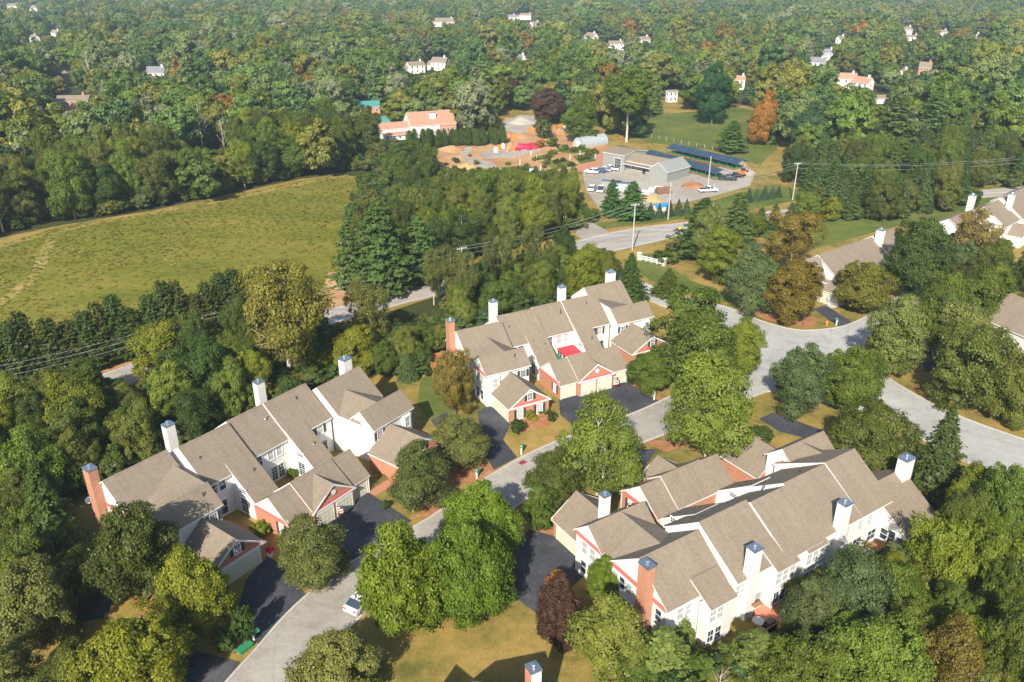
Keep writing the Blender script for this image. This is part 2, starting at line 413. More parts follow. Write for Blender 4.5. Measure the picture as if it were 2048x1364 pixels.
for q in ([(1062, 316), (1100, 306), (1112, 314), (1070, 322)], [(1078, 324), (1130, 318), (1158, 330), (1110, 340)], [(1112, 304), (1160, 294), (1195, 300), (1150, 308)], [(1145, 312), (1190, 306), (1192, 322), (1160, 328)], [(1000, 335), (1060, 330), (1075, 345), (1010, 352)]):
    sheet('planting_bed', q, 'lawn_green', 0.07)
# county road
cl = smooth_line([(-150, 70), (-105, 92), (-73, 111), (-56.6, 129), (-36.5, 143.6), (-25.6, 152.5), (-5, 168), (15, 184), (35.4, 198), (67, 213), (100, 224), (160, 243), (260, 265)])
wd = [3.5 + 2.6 * math.exp(-((p.x - 28) / 16) ** 2) for p in cl]
strip('county_road', offset(cl, [-w for w in wd]), offset(cl, wd), 'road_grey', 0.075)
strip('road_shoulder', offset(cl, [-w - 0.9 for w in wd]), offset(cl, [-w + .05 for w in wd]), 'bare_soil', 0.055)
strip('road_shoulder', offset(cl, [w - .05 for w in wd]), offset(cl, [w + 0.7 for w in wd]), 'track_grass', 0.055)
strip('centre_line', offset(cl, -0.08), offset(cl, 0.08), 'yellow_paint', 0.082)
strip('edge_line', offset(cl, [-w + .42 for w in wd]), offset(cl, [-w + .30 for w in wd]), 'white_paint', 0.082)
strip('edge_line', offset(cl, [w - .42 for w in wd]), offset(cl, [w - .30 for w in wd]), 'white_paint', 0.082)
sheet('yard_entrance', [(1160, 448), (1185, 446), (1215, 462), (1215, 472), (1172, 484), (1150, 470)], 'lane_grey', 0.071)
# lane past the houses
LL = smooth_line([(-31, 46), (-29, 51), (-27.3, 55.7), (-25.7, 59.6), (-24.2, 63.6), (-22.5, 67), (-20.1, 70.6), (-16, 75.2), (-10.2, 80.9), (-4.3, 88.4), (2.5, 95.4), (10, 101), (18.9, 106.8), (26, 112.5), (34, 119)])
LR = offset(LL, 7.1)
strip('estate_lane', LL, LR, 'lane_grey', 0.08)
kerb('kerb', LL); kerb('kerb', LR)
# estate road with its wide junction
TOP = smooth_line([gp(*p) for p in [(1208, 520), (1222, 538), (1262, 556), (1310, 575), (1390, 600), (1450, 614), (1487, 628), (1530, 645), (1590, 660), (1640, 660), (1690, 652), (1735, 632), (1790, 598), (1860, 560)]])
RT = smooth_line([gp(*p) for p in [(1930, 560), (1840, 612), (1775, 650), (1740, 672), (1727, 692), (1733, 712), (1755, 738), (1800, 772), (1900, 825), (2048, 880), (2300, 960)]])
BOT = smooth_line([gp(*p) for p in [(2300, 1090), (2048, 985), (1910, 912), (1800, 858), (1690, 815), (1600, 796), (1545, 783), (1515, 790), (1480, 806), (1430, 815)]])
LFT = smooth_line([gp(*p) for p in [(1395, 772), (1450, 745), (1490, 718), (1492, 690), (1470, 664), (1400, 640), (1310, 606), (1240, 574), (1190, 552), (1168, 525)]])
pts = TOP + RT + BOT + LFT
mb = MB(); mb.poly([(p.x, p.y, 0.086) for p in reversed(pts)])
tag(mb.build('estate_road', 'estate_grey'), kind='structure')
kerb('kerb', TOP); kerb('kerb', RT); kerb('kerb', BOT); kerb('kerb', LFT)
# driveways and beds
DRIVES = [
    [(585, 1072), (735, 985), (823, 1042), (690, 1137), (640, 1120)],
    [(492, 1160), (535, 1112), (560, 1128), (613, 1192), (520, 1290), (470, 1240)],
    [(380, 1300), (480, 1325), (455, 1362), (430, 1400), (360, 1390)],
    [(118, 1165), (150, 1140), (190, 1160), (225, 1205), (215, 1235), (130, 1250)],
    [(1118, 797), (1250, 763), (1324, 806), (1272, 829), (1165, 866), (1120, 830)],
    [(956, 822), (985, 809), (1020, 850), (1006, 880), (1034, 915), (988, 940), (962, 900)],
    [(862, 842), (890, 826), (916, 836), (902, 862), (880, 864)],
    [(1106, 1072), (1162, 1112), (1170, 1150), (1078, 1232), (1022, 1188), (1030, 1080), (1060, 1060)],
    [(1235, 903), (1312, 898), (1262, 985), (1205, 990), (1195, 960), (1215, 925)],
    [(1518, 838), (1545, 826), (1665, 868), (1655, 888), (1560, 864)],
    [(1626, 618), (1652, 611), (1703, 644), (1680, 655)],
    [(1840, 700), (1905, 690), (1900, 740), (1850, 745)],
]
for d in DRIVES: sheet('driveway', d, 'asphalt_dark', 0.062)
for d in ([(1650, 612), (1690, 604), (1695, 610), (1662, 618)], [(1255, 756), (1275, 735), (1292, 745), (1280, 765), (1262, 768)], [(735, 985), (775, 960), (790, 968), (752, 992)]):
    sheet('front_walk', d, 'brick_paver' if d[0][0] < 1500 else 'concrete', 0.058)
for d in ([(770, 950), (860, 930), (985, 925), (1005, 945), (940, 968), (880, 965), (800, 985)], [(1015, 855), (1075, 835), (1108, 822), (1100, 850), (1040, 868)], [(1255, 770), (1300, 760), (1322, 800), (1290, 790)], [(1490, 625), (1560, 612), (1640, 640), (1620, 655), (1540, 642)], [(1080, 1120), (1110, 1110), (1112, 1180), (1085, 1200)], [(825, 1042), (860, 1000), (890, 1010), (865, 1030)], [(260, 1200), (330, 1190), (370, 1230), (290, 1250)], [(600, 1190), (680, 1135), (690, 1140), (640, 1175)], [(1060, 1040), (1100, 1030), (1112, 1065), (1080, 1080)], [(1280, 880), (1400, 885), (1330, 905)], [(1830, 660), (1900, 645), (1900, 690), (1840, 690)], [(1590, 800), (1640, 795), (1640, 815), (1600, 818)], [(1930, 790), (2000, 780), (2010, 815), (1950, 815)]):
    sheet('planting_bed', d, 'mulch', 0.05)
# lawns that read greener
for d in ([(840, 760), (880, 735), (920, 790), (905, 830), (860, 840), (835, 810)], [(1880, 900), (1960, 960), (2080, 1010), (1900, 1010), (1870, 960)], [(1245, 520), (1300, 506), (1380, 560), (1480, 600), (1440, 606), (1300, 560)]):
    sheet('lawn_patch', d, 'lawn_green', 0.035)
# storm drains and red survey paint on the road
for x, y, a in ((1045, 926, 0.75), (1835, 778, -0.55)):
    p = gp(x, y); mb = MB().box(-0.55, 0.55, -0.4, 0.4, 0, 0.02)
    o = mb.build('storm_drain', 'red_paint', None, (p.x, p.y, 0.092), a)
    tag(o, 'rust red storm drain beside the lane below the hedged front lawn' if x < 1500 else 'rust red storm drain at the far kerb of the wide estate road', 'drain')
    for k in range(5): MB().box(-0.45, 0.45, -0.03, 0.03, 0.021, 0.05).build('grate_bar', 'dark_metal', o, (0, -0.28 + 0.14 * k, 0))
# ------------------------------------------------------------------ townhouse rows
_wcache = {}
def window_meshes(w, h, mun, dark):
    k = (w, h, mun, dark)
    if k not in _wcache:
        f = MB(); t = 0.07
        f.box(-w/2 - t, -w/2 + .02, -.09, .02, -h/2, h/2); f.box(w/2 - .02, w/2 + t, -.09, .02, -h/2, h/2)
        f.box(-w/2 - t - .03, w/2 + t + .03, -.11, .02, -h/2 - .1, -h/2 + .02); f.box(-w/2 - t, w/2 + t, -.10, .02, h/2 - .02, h/2 + .1)
        f.box(-w/2 + .02, w/2 - .02, -.06, .02, -.03, .03)
        nx, nz = mun
        for i in range(1, nx): f.box(-w/2 + w*i/nx - .018, -w/2 + w*i/nx + .018, -.045, .02, -h/2 + .02, h/2 - .02)
        for sgn in (-1, 1):
            for j in range(1, nz): f.box(-w/2 + .02, w/2 - .02, -.044, .02, sgn*h/2*j/nz - .018, sgn*h/2*j/nz + .018)
        g = MB().box(-w/2 + .02, w/2 - .02, -.03, .02, -h/2 + .02, -.03).box(-w/2 + .02, w/2 - .02, -.03, .02, .03, h/2 - .02)
        sh = MB(); sh.box(-.2, .2, -.06, .02, -h/2 - .05, h/2 + .05)
        for j in range(7):
            z = -h/2 + h * (j + .5) / 7; sh.box(-.15, .15, -.085, -.06, z - .05, z + .05)
        _wcache[k] = (f.mesh('window', 'trim'), g.mesh('pane', 'glass' if dark else 'blind'), sh.mesh('shutter', 'shutter'))
    return _wcache[k]
_gcache = {}
def garage_mesh(w, h):
    if (w, h) not in _gcache:
        d = MB().box(-w/2, w/2, -.05, .03, 0, h)
        nx = max(4, int(round(w / .6)))
        for i in range(nx):
            for j in range(4):
                x = -w/2 + w*(i + .5)/nx; z = h*(j + .5)/4; d.box(x - w/nx*.38, x + w/nx*.38, -.075, -.05, z - h/4*.34, z + h/4*.34)
        f = MB(); f.box(-w/2 - .12, -w/2, -.09, .03, 0, h + .12); f.box(w/2, w/2 + .12, -.09, .03, 0, h + .12); f.box(-w/2, w/2, -.09, .03, h, h + .12)
        _gcache[(w, h)] = (d.mesh('garage_door', 'garage_cream'), f.mesh('door_frame', 'trim'))
    return _gcache[(w, h)]

class House:
    def __init__(s, root, mir=1): s.r = root; s.mir = mir
    def P(s, u, v, z): return (u, -s.mir * v, z)
    def ang(s, d):
        n = {'+u': (1, 0), '-u': (-1, 0), '+v': (0, -s.mir), '-v': (0, s.mir)}[d]
        return math.atan2(n[1], n[0]) + math.pi / 2
    def slab(s, pts, name='roof', mats=('shingle', 'trim'), t=0.17):
        q = [s.P(*p) for p in pts]
        n = (Vector(q[1]) - Vector(q[0])).cross(Vector(q[2]) - Vector(q[0]))
        if n.z < 0: q.reverse()
        return MB().slab(q, (0, 0, -t)).build(name, list(mats), s.r)
    def wallpoly(s, pts, d, t, mat, name='wall'):
        q = [s.P(*p) for p in pts]; dv = Vector(s.P(*d)) - Vector(s.P(0, 0, 0)); dv = dv * t
        return MB().slab(q, dv, 0, 0).build(name, mat, s.r)
    def vol(s, u0, u1, v0, v1, ze, zr, axis='u', c=None, o=.3, r0=.25, r1=.25, wall='siding', roofs=(1, 1), mats=('shingle', 'trim'), zb=0.0, ridge_cap=True):
        if axis == 'u': a0, a1, b0, b1 = u0, u1, v0, v1; Q = lambda a, b, z: (a, b, z)
        else: a0, a1, b0, b1 = v0, v1, u0, u1; Q = lambda a, b, z: (b, a, z)
        c = (b0 + b1) / 2 if c is None else c
        s0 = (zr - ze) / (c - (b0 - o)); s1 = (zr - ze) / ((b1 + o) - c)
        z0 = zr - s0 * (c - b0) - .19; z1 = zr - s1 * (b1 - c) - .19
        sec = [(b0, zb), (b1, zb), (b1, z1), (c, zr - .21), (b0, z0)]
        q = [s.P(*Q(a0, b, z)) for b, z in sec]; dv = Vector(s.P(*Q(a1, 0, 0))) - Vector(s.P(*Q(a0, 0, 0)))
        MB().slab(q, dv, 0, 0).build('wall', wall, s.r)
        if roofs[0]: s.slab([Q(a0 - r0, b0 - o, ze), Q(a1 + r1, b0 - o, ze), Q(a1 + r1, c, zr), Q(a0 - r0, c, zr)], mats=mats)
        if roofs[1]: s.slab([Q(a0 - r0, b1 + o, ze), Q(a1 + r1, b1 + o, ze), Q(a1 + r1, c, zr), Q(a0 - r0, c, zr)], mats=mats)
        if ridge_cap:
            p0, p1 = s.P(*Q(a0 - r0, c, zr)), s.P(*Q(a1 + r1, c, zr))
            mb = MB(); w = .16
            for sg, sl in ((-1, s0), (1, s1)):
                e0, e1 = s.P(*Q(a0 - r0 + .01, c + sg*w, zr - sl*w + .035)), s.P(*Q(a1 + r1 - .01, c + sg*w, zr - sl*w + .035))
                m0, m1 = s.P(*Q(a0 - r0 + .01, c, zr + .04)), s.P(*Q(a1 + r1 - .01, c, zr + .04))
                mb.poly([e0, e1, m1, m0])
            mb.build('ridge_cap', mats[0], s.r)
        return s0, s1
    def win(s, u, v, z, d, w=.9, h=1.5, mun=(2, 2), dark=True, shut=False):
        f, g, sh = window_meshes(w, h, mun, dark)
        a = s.ang(d)
        o = link('window', f, s.r, s.P(u, v, z), a); link('pane', g, o)
        if shut:
            for sg in (-1, 1):
                p = Vector(s.P(u, v, z)) + Vector((math.cos(a), math.sin(a), 0)) * sg * (w/2 + .32)
                link('shutter', sh, s.r, p, a)
        return o
    def garage(s, u, v, d, w=2.5, h=2.15):
        m, f = garage_mesh(w, h); o = link('garage_door', m, s.r, s.P(u, v, 0.02), s.ang(d)); link('door_frame', f, o); return o
    def box(s, name, mat, u0, u1, v0, v1, z0, z1, parent=None):
        a, b = s.P(u0, v0, z0), s.P(u1, v1, z1)
        return MB().box(min(a[0], b[0]), max(a[0], b[0]), min(a[1], b[1]), max(a[1], b[1]), z0, z1).build(name, mat, parent or s.r)
    def chimney(s, u, v, w, d, z0, z1, mat='siding', two=None):
        o = s.box('chimney', mat, u - w/2, u + w/2, v - d/2, v + d/2, z0, z1)
        if two: s.box('chimney_side', two[0], *(((u + w/2, u + w/2 + .03) if two[1] > 0 else (u - w/2 - .03, u - w/2))), v - d/2, v + d/2, z0, z1 - .01, o)
        cp = s.box('chimney_cap', 'metal', u - w/2 - .07, u + w/2 + .07, v - d/2 - .07, v + d/2 + .07, z1, z1 + .12, o)
        p = s.P(u, v, 0)
        MB().tube((p[0], p[1], z1 + .1), (p[0], p[1], z1 + .45), .16, .16, 8).tube((p[0], p[1], z1 + .45), (p[0], p[1], z1 + .52), .24, .20, 8).build('flue', 'metal', o)
        return o
    def vent(s, u, v, z):
        p = s.P(u, v, z); MB().tube((p[0], p[1], z - .3), (p[0], p[1], z + .45), .07, .07, 7).tube((p[0], p[1], z - .1), (p[0], p[1], z + .05), .16, .09, 7).build('vent_pipe', 'dark_metal' if random.random() < .5 else 'metal', s.r)
    def rake(s, u, v, z0, zr, w, d, mat='trim'):
        """raking boards and band of a gable facing d; v (or u) is the gable plane"""
        mb = MB(); t = .22; out = .04
        pts = []
        for sg in (-1, 1):
            q = [(sg*w, z0), (sg*w, z0 - t), (0, zr - t*1.25), (0, zr)] if True else None
            pts.append(q)
        a = s.ang(d); ca, sa = math.cos(a), math.sin(a); p = Vector(s.P(u, v, 0))
        for q in pts:
            mb.slab([(x, -out, z) for x, z in q], (0, out + .02, 0), 0, 0)
        return mb.build('rake_board', mat, s.r, p, a)
    def tri(s, name, mat, u, v, w, z0, z1, d, out=.03):
        a = s.ang(d)
        return MB().slab([(-w, -out, z0), (w, -out, z0), (0, -out, z1)], (0, out + .02, 0), 0, 0).build(name, mat, s.r, s.P(u, v, 0), a)
    def band(s, name, mat, u, v, w, z0, z1, d, out=.05):
        a = s.ang(d)
        return MB().box(-w, w, -out, .02, z0, z1).build(name, mat, s.r, s.P(u, v, 0), a)

def end_unit(h, mu, fl, sv, su, half, front_garage, gw=None, main_v=None, brick_chim=True, main_dims=None):
    """one end house of a row. mu maps u, fl=+1 keeps u, -1 mirrors it; sv/su shift the body"""
    U = lambda u: mu(u)
    def V(*a, **k):
        u0, u1 = sorted((U(a[0] + su), U(a[1] + su)))
        r0, r1 = k.pop('r0', .25), k.pop('r1', .25)
        if fl < 0: r0, r1 = r1, r0
        return h.vol(u0, u1, a[2] + sv, a[3] + sv, a[4], a[5], r0=r0, r1=r1, **({**k, 'c': k['c'] + sv} if k.get('c') is not None and k.get('axis', 'u') == 'u' else k))
    out, inn = ('-u', '+u') if fl > 0 else ('+u', '-u')
    # main body and front wing
    mv = 0 if main_v is None else main_v
    if main_dims is None: V(-.8, 7.15, -20.7 + mv, -12.3 + mv, 5.55, 9.0, c=-16.45 + mv, r1=0.03)
    else: h.vol(*main_dims[:6], c=main_dims[6], r0=0, r1=.25)
    V(-.8, 6.7, -10.55, -6.15, 5.6, 7.72, c=-8.35)
    # cross roof tying the two
    if half: ur, zx = 6.72, 7.66
    else: ur, zx = 3.55, 7.7
    yv0, yv1 = -8.35 + sv, -15.6 + sv + mv
    zl = 5.5
    h.slab([(U(ur + su), yv0, zx), (U(ur + su), yv1, zx), (U(-.75 + su), yv1, zl), (U(-.75 + su), yv0, zl)])
    if half:
        h.wallpoly([(U(6.72 + su), -6.2 + sv, 0), (U(6.72 + su), -13 + sv + mv, 0), (U(6.72 + su), -13 + sv + mv, 7.45), (U(6.72 + su), -8.2 + sv, 7.45), (U(6.72 + su), -6.2 + sv, 5.6)], (-fl, 0, 0), .2, 'siding')
    else:
        h.slab([(U(ur + su), yv0, zx), (U(ur + su), yv1, zx), (U(7.1 + su), yv1, zl + .3), (U(7.1 + su), yv0, zl + .3)])
        h.wallpoly([(U(6.95 + su), -10 + sv, 0), (U(6.95 + su), -13 + sv + mv, 0), (U(6.95 + su), -13 + sv + mv, 5.55), (U(6.95 + su), -10 + sv, 5.55)], (-fl, 0, 0), .2, 'siding')
    u0, u1 = sorted((U(.6 + su), U(6.6 + su)))
    h.box('wall', 'siding', u0, u1, -13.2 + sv + mv, -9.6 + sv, 0, 5.4)
    # gable ends: bands, windows
    ug = U(-.8 + su)
    if main_dims is None: h.band('rose_band', 'rose_band', ug, -16.45 + sv + mv, 4.15, 5.05, 5.6, out)
    h.band('rose_band', 'rose_band', ug, -8.35 + sv, 2.15, 5.1, 5.6, out)
    for k, dv in enumerate((-19.6, -15.2, -14.1, -13.0) if main_dims is None else ()): h.win(ug, dv + sv + mv, 4.0, out, .85, 1.5, (1, 1), dark=k % 2 == 0)
    for dv in ((-15.0, -13.6) if main_dims is None else ()): h.win(ug, dv + sv + mv, 1.5, out, 1.0, 1.6, (2, 2))
    for z in (1.5, 4.15):
        for dv in (-9.1, -7.7): h.win(ug, dv + sv, z, out, .95, 1.65, (1, 1), dark=z < 2)
    # corner bay at the front of the wing
    uu = sorted((U(-.2 + su), U(1.3 + su)))
    h.box('bay', 'siding', uu[0], uu[1], -6.2 + sv, -5.75 + sv, 0, 5.2)
    for z in (1.6, 4.1): h.win(U(.55 + su), -5.75 + sv, z, '+v', .95, 1.6, (1, 1), dark=False)
    h.win(U(5.6 + su), -6.15 + sv, 4.35, '+v', .95, 1.15, (3, 2), shut=True)
    # garage wing
    g0, g1 = gw if gw else (0.0, 6.7)
    a0, a1 = sorted((U(g0), U(g1)))
    h.vol(a0, a1, -6.3 + sv, sv, 2.5, 5.2, axis='v', wall='brick', r0=0, r1=.2)
    um = (a0 + a1) / 2; hw = (a1 - a0) / 2
    h.rake(um, sv + .15, 2.62, 5.15, hw + .28, '+v')
    h.band('rose_band', 'rose_band', um, sv, hw - .1, 2.62, 3.05, '+v', .06)
    h.band('frieze_board', 'trim', um, sv, hw + .25, 2.36, 2.6, '+v', .12)
    h.win(um, sv + .02, 3.85, '+v', .8, 1.15, (3, 2), shut=True)
    if front_garage:
        h.garage(um + .2, sv, '+v', 4.9, 2.15)
    else:
        for k in (-1.7, 1.7): h.win(um + k, sv, 1.3, '+v', .95, 1.5, (2, 2), dark=False, shut=True)
        h.garage(a0 if fl > 0 else a1, -3.2 + sv, out, 4.9, 2.2)
    # chimney on the gable end
    if brick_chim: h.chimney(U(-1.35 + su), -18.0 + sv + mv, 1.05, 1.35, 0, 9.5 if h.mir < 0 else 10.3, 'brick')
    return um

def townhouse_row(name, origin, ang, mir, label, e1, e5, rear=False, awnings=False):
    root = empty(name, (origin[0], origin[1], 0), ang, label, 'building', 'townhouse rows with tan roofs')
    h = House(root, mir)
    end_unit(h, lambda u: u, 1, **e1)
    # middle houses
    RV = -24.0 if rear else -23.2
    z2 = 9.25
    h.vol(7.2, 14.4, RV, -13.6, 5.45, z2, c=-18.2, r0=0.03, r1=0.0)
    h.vol(14.42, 20.1, RV - .35, -14.3, 5.45, z2 - .03, c=-18.75, r0=0, r1=0)
    h.vol(20.12, 27.3, RV - .1, -13.2 if rear else -13.9, 5.45, z2 + .12, c=-18.45, r0=0.03, r1=0.03)
    def cat(u0, u1, vt, zt, vb=-8.9):
        sl = .75; zb = zt - sl * (vb - vt)
        h.slab([(u0, vt - 1.2, zt + sl*1.2 + .02), (u1, vt - 1.2, zt + sl*1.2 + .02), (u1, vb, zb + .02), (u0, vb, zb + .02)])
        for uu, d in ((u0 + .05, 1), (u1 - .05, -1)):
            h.wallpoly([(uu, vt - .6, 0), (uu, vb, 0), (uu, vb, zb - .2), (uu, vt - .6, zt + .25)], (d, 0, 0), .2, 'siding')
    cat(10.7, 14.38, -13.3, 5.55); cat(20.14, 23.5, -13.0 if rear else -13.6, 5.6)
    # front windows and doors of the courts
    for u in (8.1, 9.3): h.win(u, -13.6, 4.55, '+v', .95, 1.5, (1, 1), shut=False, dark=True)
    h.win(10.72, -11.6, 3.6, '-u', 1.3, .7, (4, 1)); h.win(10.72, -11.6, 1.45, '-u', 1.3, 2.1, (2, 2))
    h.win(8.7, -13.6, 1.4, '+v', 1.6, 2.0, (2, 1))
    h.win(15.4, -14.3, 4.4, '+v', .85, 1.5, (2, 2))
    for u in (17.2, 18.6): h.win(u, -14.3, 4.4, '+v', .85, 1.5, (1, 1), dark=False)
    for u in (15.6, 17.4, 18.5): h.win(u, -14.3, 1.4, '+v', .9, 2.0, (2, 2))
    h.win(20.16, -12.0, 3.7, '-u', 1.3, .6, (4, 1)); h.win(20.16, -12.0, 1.5, '-u', 1.3, 2.1, (2, 3))
    for k, u in enumerate((24.3, 25.3)): h.win(u, -13.9, 4.5, '+v', .95, 1.5, (1, 1), dark=k == 0, shut=k == 1)
    h.win(25.6, -13.9, 1.5, '+v', 1.2, 1.9, (2, 1))
    # garage block: three runs of roof, the middle one raised, with a pediment
    h.vol(10.4, 13.5, -9.2, -2.75, 2.6, 5.35, wall='brick', c=-5.9, r1=0)
    h.vol(13.52, 20.1, -9.15, -2.35, 2.75, 5.6, wall='brick', c=-5.9, r0=.02, r1=.02)
    h.vol(20.12, 23.1, -9.2, -2.75, 2.6, 5.35, wall='brick', c=-5.9, r0=0)
    h.vol(13.6, 20.0, -5.9, -2.05, 2.7, 5.25, axis='v', wall='brick', r0=0, r1=.22)
    h.rake(16.8, -1.88, 2.78, 5.2, 3.5, '+v'); h.band('rose_band', 'rose_band', 16.8, -2.05, 3.1, 2.72, 3.15, '+v', .07)
    h.band('frieze_board', 'trim', 16.8, -2.05, 3.45, 2.48, 2.72, '+v', .12)
    h.tri('gable_face', 'siding', 10.4, -5.9, 3.05, 2.95, 5.1, '-u', .05)
    h.band('rose_band', 'rose_band', 10.4, -5.95, 3.3, 2.45, 2.95, '-u', .08)
    MB().tube(Vector(h.P(16.8, -2.0, 3.95)), Vector(h.P(16.8, -1.95, 3.95)), .36, .36, 10).build('gable_vent', 'trim', root)
    for u, v in ((11.95, -2.75), (15.25, -2.05), (18.35, -2.05), (21.6, -2.75)): h.garage(u, v, '+v', 2.45, 2.15)
    h.win(10.4, -4.3, 1.4, '-u', .75, 1.35, (2, 2), dark=False, shut=True)
    end_unit(h, lambda u: 34.9 - u, -1, **e5)
    # chimneys
    ct = 9.0 if rear else 9.7
    h.chimney(9.2, RV - .1, 1.25, 1.05, 0, ct); h.chimney(23.3, RV - .3, 1.25, 1.05, 0, ct)
    vs = e5['sv'] + (e5.get('main_v') or 0)
    if not rear: h.chimney(34.5, -17.8 + vs, 1.5, 1.2, 0, 10.4, 'siding', ('brick', 1))
    else: h.chimney(37.7, -22.4, 1.7, 1.2, 0, 8.6, 'siding', ('brick', 1))
    for u, v in ((8.6, -16.2), (13.2, -12.4), (22.3, -11.8), (24.6, -17.3), (19.0, -16.9), (4.8, -7.4 + e1['sv'])):
        if v < -13.7: z = z2 - .75 * (v + 18.4)
        else: z = 5.6 - .75 * (v + 13.4)
        if u < 7: z = 7.0
        h.vent(u, v, z)
    # gutters and downpipes
    for u, v, zt in ((7.35, -13.7, 5.4), (14.6, -14.4, 5.4), (27.2, -14.0, 5.4), (10.45, -2.7, 2.6), (23.05, -2.7, 2.6)):
        h.box('downpipe', 'trim', u - .05, u + .05, v + .1, v + .2, 0, zt)
    if rear:
        for (u0, u1, d) in ((3.1 + e1['su'], 6.6 + e1['su'], 1.0), (12.3, 15.6, .9), (17.4, 20.6, .7)):
            zt = 5.2
            h.box('bay', 'siding', u0, u1, RV - d, RV + .3, 0, zt - .15)
            h.slab([(u0 - .1, RV - d - .3, zt), (u1 + .1, RV - d - .3, zt), (u1 + .1, RV + 1.8, zt + 1.65), (u0 - .1, RV + 1.8, zt + 1.65)])
            n = 3 if u0 > 8 else 2
            for k in range(n):
                for z in (1.35, 3.95): h.win(u0 + .55 + k*1.05, RV - d, z, '-v', .85, 1.6, (2, 1), dark=z < 2)
        rv1 = -20.7 + e1['sv']
        for u in (.4, 1.5): h.win(u, rv1, 4.2, '-v', .9, 1.5, (1, 1), dark=False)
        for u in (.5, 1.7): h.win(u, rv1, 1.4, '-v', .95, 1.9, (2, 2))
        for u in (7.6, 8.3): h.win(u, RV, 4.2, '-v', .6, 1.3, (1, 1), dark=False)
        h.win(11.1, RV, 1.25, '-v', 1.0, 2.1, (1, 1), dark=False)
        for u in (25.2, 27.6, 29.4, 31.2): h.win(u, RV - .1, 4.1, '-v', .85, 1.5, (2, 2), dark=u < 25)
        for u in (27.6, 30.4): h.win(u, RV - .1, 1.5, '-v', 1.6, 1.5, (2, 1))
        MB().box(-.6, .6, -.4, 0, 1.6, 1.75).build('awning_hood', 'wood_deck', root, h.P(9.6, RV - 1.0, .6), h.ang('-v'))
    if awnings:
        pass
    return root, h

NONE = None
rowA, hA = townhouse_row('townhouse_row', (-30.06, 66.04), R(54), 1, 'large tan roofed townhouse row with brick end chimney at the lower left',
    dict(sv=-2.85, su=-.8, half=True, front_garage=True), dict(sv=-6.4 + 6.15, su=0, half=False, front_garage=False, gw=(-.2, 7.7), brick_chim=False))
rowB, hB = townhouse_row('townhouse_row', (-0.26, 103.53), R(28.5), 1, 'tan roofed townhouse row in the middle with red awning in its court',
    dict(sv=0, su=0, half=False, front_garage=False), dict(sv=-6.45, su=0, half=True, front_garage=False, gw=(-.2, 7.7), brick_chim=False))
rowC, hC = townhouse_row('townhouse_row', (3.65, 79.47), R(33), -1, 'tan roofed townhouse row seen from its back at the lower right',
    dict(sv=-2.45, su=-.6, half=False, front_garage=False), dict(sv=-6.4 + 2.7, su=0, half=False, front_garage=False, gw=(0.6, 7.9), main_v=2.0, brick_chim=False, main_dims=(27.35, 32.7, -24.1, -11.8, 5.45, 9.5, -18.45)), rear=True)
# the middle row's court
h = hB
def awning(name, mat, u0, u1, v0, v1, z0, z1, label):
    mb = MB(); q = [h.P(u0, v0, z1), h.P(u1, v0, z1), h.P(u1, v1, z0), h.P(u0, v1, z0)]
    n = (Vector(q[1]) - Vector(q[0])).cross(Vector(q[2]) - Vector(q[0]))
    M = rowB.matrix_basis; base = M @ Vector(h.P((u0 + u1)/2, v0, 0))
    r = empty(name, base, 0, label, 'awning')
    Wd = lambda p: tuple(M @ Vector(p) - base)
    if n.z < 0: q.reverse()
    MB().slab([Wd(p) for p in q], (0, 0, -.06), 0, 0).build('canopy', mat, r)
    a, b = h.P(u0, v1, z0), h.P(u1, v1, z0)
    MB().slab([Wd((a[0], a[1], z0)), Wd((b[0], b[1], z0)), Wd((b[0], b[1], z0 - .3)), Wd((a[0], a[1], z0 - .3))], tuple(Wd(h.P(u0, v1 + .04, z0))[i] - Wd(h.P(u0, v1, z0))[i] for i in range(3)), 0, 0).build('valance', 'trim', r)
    for uu in (u0 + .1, u1 - .1):
        p0, p1 = h.P(uu, v1 - .1, 0.1), h.P(uu, v1 - .1, z0); MB().tube(Wd(p0), Wd(p1), .04, .04, 6).build('post', 'trim', r)
    return r
awning('awning', 'red_fabric', 16.5, 19.9, -13.9, -10.3, 2.55, 2.95, 'red fabric awning in the court of the middle townhouse row')
awning('awning', 'green_fabric', 14.6, 16.2, -13.6, -9.7, 2.15, 2.35, 'dark green awning beside the red awning in the court')

# camera-side house at the bottom edge: only its chimney and ridge reach the frame
def near_house():
    p = gp(1067, 1336, 9.7)
    r = empty('townhouse', (p.x, p.y, 0), R(28), 'brick and white chimney of the house below the bottom edge', 'building', 'townhouse rows with tan roofs')
    hh = House(r, 1)
    hh.chimney(0, 0, .95, 1.05, 0, 9.7, 'siding', ('brick', -1))
    M = Matrix.Rotation(R(28), 2); q = M.inverted() @ (Vector((0.0, 47.3)) - Vector((p.x, p.y)))
    b = empty('wing', (q.x, q.y, 0), R(18)); b.parent = r
    h2 = House(b, 1); h2.vol(-15, 0, -4.8, 5, 5.3, 8.9); h2.vol(-9.5, -3.5, -5.2, 0, 5.0, 8.4, axis='v', r0=.2)
    return r
near_house()

